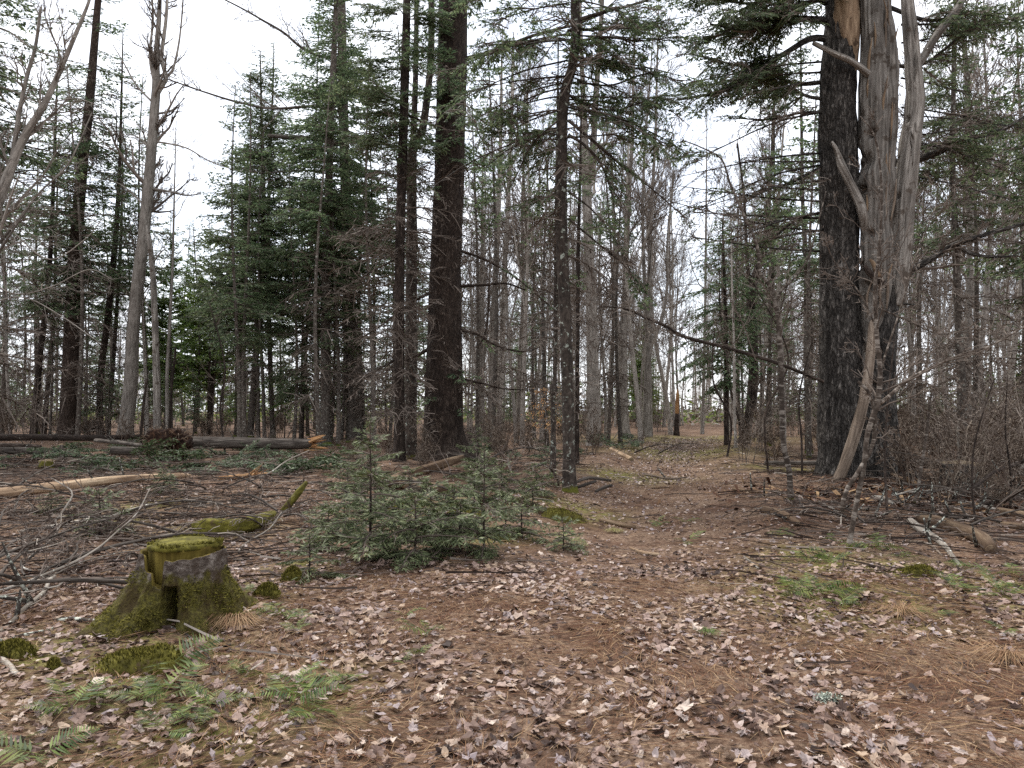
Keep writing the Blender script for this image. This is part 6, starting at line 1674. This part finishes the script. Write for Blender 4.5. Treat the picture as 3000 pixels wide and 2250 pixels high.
# the 300 largest in view, as leaves of their own
x, y = sample_floor(2600, 2.9, 4.7, rz_)
keep = rz_.uniform(size=len(x)) < leaf_density(x, y); x, y = x[keep][:300], y[keep][:300]
for a, b in zip(x, y):
    o = link('fallen_leaf', LSM[rz_.integers(len(LSM))], ground, (a, b, float(gz(a, b)) + rz_.uniform(0, .018)))
    s = rz_.uniform(.026, .054)
    o.scale = (s, s, s * rz_.uniform(.25, .75)); o.rotation_euler = (rz_.normal(0, .3), rz_.normal(0, .3) + (pi if rz_.uniform() < .3 else 0), rz_.uniform(0, 2 * pi))

def scatter(G, shapes, x, y, size, rng, z0=0., zj=.015, tilt=.3, tint=None, flip=.35):
    n = len(x); which = rng.integers(0, len(shapes), n)
    zg = gz(x, y)
    tn = rng.uniform(0, 1, n) if tint is None else tint
    for k, (V, Fc) in enumerate(shapes):
        m = np.where(which == k)[0]
        if not len(m): continue
        a = rng.uniform(0, 2 * pi, len(m)); tx = rng.normal(0, tilt, len(m)); ty = rng.normal(0, tilt, len(m))
        sg = np.where(rng.uniform(size=len(m)) < flip, -1., 1.)
        v = V[None] * (size[m][:, None, None] * np.stack([np.ones(len(m)), np.ones(len(m)), sg * rng.uniform(.25, .8, len(m))], 1)[:, None])
        vx, vy, vz = v[..., 0], v[..., 1], v[..., 2]
        vy, vz = vy * np.cos(tx)[:, None] - vz * np.sin(tx)[:, None], vy * np.sin(tx)[:, None] + vz * np.cos(tx)[:, None]
        vx, vz = vx * np.cos(ty)[:, None] + vz * np.sin(ty)[:, None], -vx * np.sin(ty)[:, None] + vz * np.cos(ty)[:, None]
        ca, sa = np.cos(a)[:, None], np.sin(a)[:, None]
        w_ = np.stack([vx * ca - vy * sa + x[m][:, None], vx * sa + vy * ca + y[m][:, None], vz + zg[m][:, None] + z0 + rng.uniform(0, zj, len(m))[:, None]], -1)
        Fa = (Fc[None] + (np.arange(len(m)) * len(V))[:, None, None]).reshape(-1, 3)
        G.add(w_.reshape(-1, 3), Fa, np.repeat(tn[m], len(V)))
G = Geo()
x, y = sample_floor(6500, 2.6, 8.5, rz_)
scatter(G, LSS, x, y, rz_.uniform(.02, .06, len(x)), rz_, tilt=.15, zj=.006, z0=-.012, tint=np.clip(rz_.normal(.14, .12, len(x)), 0, .5))
x, y = sample_floor(17000, 2.6, 7.5, rz_); k = rz_.uniform(size=len(x)) < leaf_density(x, y) * np.where(y < 4.7, .7, 1); x, y = x[k], y[k]
k = y < 4.2; sz = .014 + .048 * rz_.beta(2, 2.4, len(x)); tn = np.clip(rz_.normal(.45, .25, len(x)) + .25 * noise(x / .6, y / .6, 0, 81), 0, 1)
scatter(G, LS, x[k], y[k], sz[k], rz_, tint=tn[k], tilt=.38, zj=.03); scatter(G, LSS, x[~k], y[~k], sz[~k], rz_, tint=tn[~k])
x, y = sample_floor(15000, 7.5, 16, rz_); k = rz_.uniform(size=len(x)) < leaf_density(x * .7, y * .7) + .15; x, y = x[k], y[k]
scatter(G, LSS, x, y, rz_.uniform(.02, .05, len(x)), rz_)
x, y = sample_floor(11000, 16, 42, rz_); k = np.arange(len(x)) < 5000; cx = np.interp(y, [2, 5, 9, 14, 22, 40, 80], [0.3, 0.55, 1.25, 2.3, 4.4, 9.3, 19]); x = np.where(k, cx + rz_.normal(0, .8, len(x)), x)
scatter(G, LSS[8:], x, y, rz_.uniform(.03, .07, len(x)), rz_, tilt=.4)
# crumbs of leaf
x, y = sample_floor(8000, 2.6, 9, rz_)
scatter(G, [(np.array([[0, 1, 0], [.6, -.5, .25], [-.6, -.4, .1], [.1, -.1, .35]]), np.array([[0, 1, 3], [1, 2, 3], [2, 0, 3]]))], x, y, rz_.uniform(.006, .02, len(x)), rz_, tilt=.5)
lit = link('leaf_litter', G.mesh('leaf_litter', M['litter']), ground); tag(lit, kind='stuff')

# dead needles and straw
def strands(n, y0, y1, Lr, wr, rng, field=True, cover=None, tint=(0, 1)):
    x, y = sample_floor(n, y0, y1, rng)
    if cover is not None:
        k = rng.uniform(size=n) < cover(x, y); x, y = x[k], y[k]; n = len(x)
    a = 2.4 * noise(x / .7, y / .7, 0, 71) + 1.2 * noise(x / .25, y / .25, 0, 72) + rng.normal(0, .55, n)
    L = rng.uniform(*Lr, n); wd = rng.uniform(*wr, n)
    t_ = np.array([0, .5, 1.])
    bend = rng.normal(0, .25, n)[:, None] * t_ ** 2
    px = x[:, None] + L[:, None] * (t_ * np.cos(a)[:, None] - bend * np.sin(a)[:, None])
    py = y[:, None] + L[:, None] * (t_ * np.sin(a)[:, None] + bend * np.cos(a)[:, None])
    lift = rng.uniform(.0, .02, n)[:, None] + (rng.uniform(-.02, .10, n) * L)[:, None] * np.array([0, 1., 1.2])
    pz = gz(px, py) + .004 + np.maximum(lift, 0)
    P = np.stack([px, py, pz], -1)
    sx = np.stack([-np.sin(a), np.cos(a), rng.normal(0, .5, n)], -1); sx = unit(sx) * (wd * .5)[:, None]
    V = np.stack([P[:, 0] - sx, P[:, 0] + sx, P[:, 1] - sx, P[:, 1] + sx, P[:, 2]], 1)
    b = (np.arange(n) * 5)[:, None]
    Fc = np.stack([b + [0, 1, 3], b + [0, 3, 2], b + [2, 3, 4]], 1).reshape(-1, 3)
    return V.reshape(-1, 3), Fc, np.repeat(rng.uniform(*tint, n), 5)
cov = lambda x, y: np.clip(.75 - .8 * noise(x / .55, y / .55, 0, 61), .15, 1)
G = Geo()
for a in (strands(50000, 2.6, 7, (.06, .2), (.0016, .0034), rz_, cover=cov), strands(16000, 7, 16, (.1, .28), (.003, .006), rz_, cover=cov)):
    G.add(*a)
tag(link('dead_needles', G.mesh('dead_needles', M['straw']), ground), kind='stuff')
# fine twigs lying about, thickest in the brush areas
G = Geo()
def tw_cover(x, y):
    u = x / y * F + 1500
    f = np.where(u < 900, 1., .25) + np.where((u > 2250) & (y > 8), .7, 0)
    cx = np.interp(y, [2, 5, 9, 14, 22, 40, 80], [0.3, 0.55, 1.25, 2.3, 4.4, 9.3, 19])
    return np.clip(f * np.where(y > 6.2, 1, .12) * np.where(np.abs(x - cx) < 1.3, .12, 1), 0, 1)
x, y = sample_floor(16000, 4.0, 26, rz_); k = rz_.uniform(size=len(x)) < tw_cover(x, y); x, y = x[k], y[k]; n = len(x)
a = rz_.uniform(0, 2 * pi, n); L = rz_.uniform(.15, .9, n); t_ = np.linspace(0, 1, 4)
P = np.stack([x[:, None] + L[:, None] * t_ * np.cos(a)[:, None], y[:, None] + L[:, None] * t_ * np.sin(a)[:, None], 0 * L[:, None] * t_], -1) + np.cumsum(rz_.normal(0, .05, (n, 4, 3)), 1) * L[:, None, None] * [1, 1, .4]
P[..., 2] = gz(P[..., 0], P[..., 1]) + np.abs(P[..., 2]) + .01 + rz_.uniform(0, .05, n)[:, None]
V, Fc = ribbons(P, rz_.uniform(.003, .009, n)[:, None] * (1 - .6 * t_), rz_); G.add(V, Fc, np.repeat(rz_.uniform(0, 1, n), 8))
tag(link('twig_litter', G.mesh('twig_litter', M['twig_brush']), ground), kind='stuff')
# bark and wood chips round the old pine
G = Geo()
n = 900; px = rz_.normal(0, 1.3, n) + X(2600, 13.4); py = rz_.normal(0, 1.1, n) + 13.2
chip = [(np.array([[-1, -.2, 0], [1, -.15, .05], [.9, .2, .1], [-.9, .25, .02], [0, 0, .12]]) * [1, 1, 1], np.array([[0, 1, 4], [1, 2, 4], [2, 3, 4], [3, 0, 4]]))]
scatter(G, chip, px, py, rz_.uniform(.04, .16, n), rz_, tilt=.35, zj=.05)
tag(link('wood_chips', G.mesh('wood_chips', M['chips']), ground), kind='stuff')
# ------------------------------------------------------------------ dry grass tufts, lichen, beech leaves
def tuft(label, u, v, n, L, a0, spread, mat='straw', lo=.6):
    p = GP(u, v); rng = rz_
    o = thing('grass_tuft', label, 'grass tuft', p)
    a = rng.normal(a0, spread, n); l = L * rng.uniform(.5, 1.1, n); t_ = np.array([0, .4, 1.])
    el = rng.uniform(.1, .55, n)
    px = p[0] + rng.normal(0, .03, n)[:, None] + (l * np.cos(a))[:, None] * t_
    py = p[1] + rng.normal(0, .03, n)[:, None] + (l * np.sin(a))[:, None] * t_
    pz = p[2] + .01 + (l * el)[:, None] * (t_ * 1.6 - 1.7 * t_ ** 2) + .02
    pz = np.maximum(pz, gz(px, py) + .004)
    P = np.stack([px, py, pz], -1); sx = np.stack([-np.sin(a), np.cos(a), 0 * a], -1) * .0016
    V = np.stack([P[:, 0] - sx, P[:, 0] + sx, P[:, 1] - sx, P[:, 1] + sx, P[:, 2]], 1); b = (np.arange(n) * 5)[:, None]
    Fc = np.stack([b + [0, 1, 3], b + [0, 3, 2], b + [2, 3, 4]], 1).reshape(-1, 3)
    put(Geo().add(V.reshape(-1, 3), Fc, np.repeat(rng.uniform(lo, 1, n), 5)), 'blades', M[mat], o)
tuft('drooping tuft of dry straw at the right foot of the stump', 690, 1822, 420, .32, -1.2, .9)
tuft('dry straw tuft by the right edge of the foreground', 2950, 1930, 160, .4, -2.2, 1.3)
tuft('dry straw tuft right of the large fern patch', 2640, 1800, 120, .35, -1.8, 1.6)
tuft('little dark green grass tuft on the right side of the trail', 2075, 1862, 140, .07, 0, 2, 'fern', .0)
tuft('pale grass tuft at the trail side of the fir cluster', 1800, 1560, 150, .2, -1.5, 1.5, 'grass', .3)

def lichen_clump():
    p = GP(2425, 2052); o = thing('lichen_clump', 'small white-green lichen clump lying on the needles', 'lichen', p)
    G = Geo(); n = 700; rng = rz_
    q = p + np.abs(rng.normal(0, 1, (n, 3))) * [0, 0, .012] + rng.normal(0, 1, (n, 3)) * [.03, .022, 0]
    V, Fc = diamonds(q, unit(rng.normal(size=(n, 3)) + [0, 0, .5]), np.full(n, .016), np.full(n, .009), rng); G.add(V, Fc, np.repeat(rng.uniform(0, 1, n), 4))
    put(G, 'lobes', M['lichen'], o)
lichen_clump()

def beech():
    rng = rz_; d = 31; b = PX(1600, 1310, d); b[2] = gz(b[0], b[1])
    o = thing('beech_sapling', 'young beech holding dry orange leaves behind the thin dark pole', 'sapling', b)
    P = np.array([b, b + [.05, 0, .8], b + [-.05, 0, 1.7], b + [0, 0, 2.6]]); G = Geo()
    path, rad = stem(G, P, [.02, .015, .01, .004], 6, .2, .03, 3); put(G, 'trunk', M['grey_bark'], o, True, True)
    q, r = grow(rng, path[None], rad[None], 22, .2, .95, 1.1, .45, wig=.2, k=4, rf=.4); C = Geo()
    V, Fc, _ = tubes(q, r, 3); C.add(V, Fc, .5)
    pos = q[rng.integers(0, len(q), 520), rng.integers(1, 4, 520)] + rng.normal(0, .07, (520, 3))
    V, Fc = diamonds(pos, unit(rng.normal(size=(520, 3)) - [0, 0, .4]), rng.uniform(.06, .11, 520), rng.uniform(.035, .06, 520), rng)
    C.add(V, Fc, np.repeat(rng.uniform(0, 1, 520), 4), 1)
    put(C, 'crown', [M['twig'], M['beech_leaf']], o)
beech()
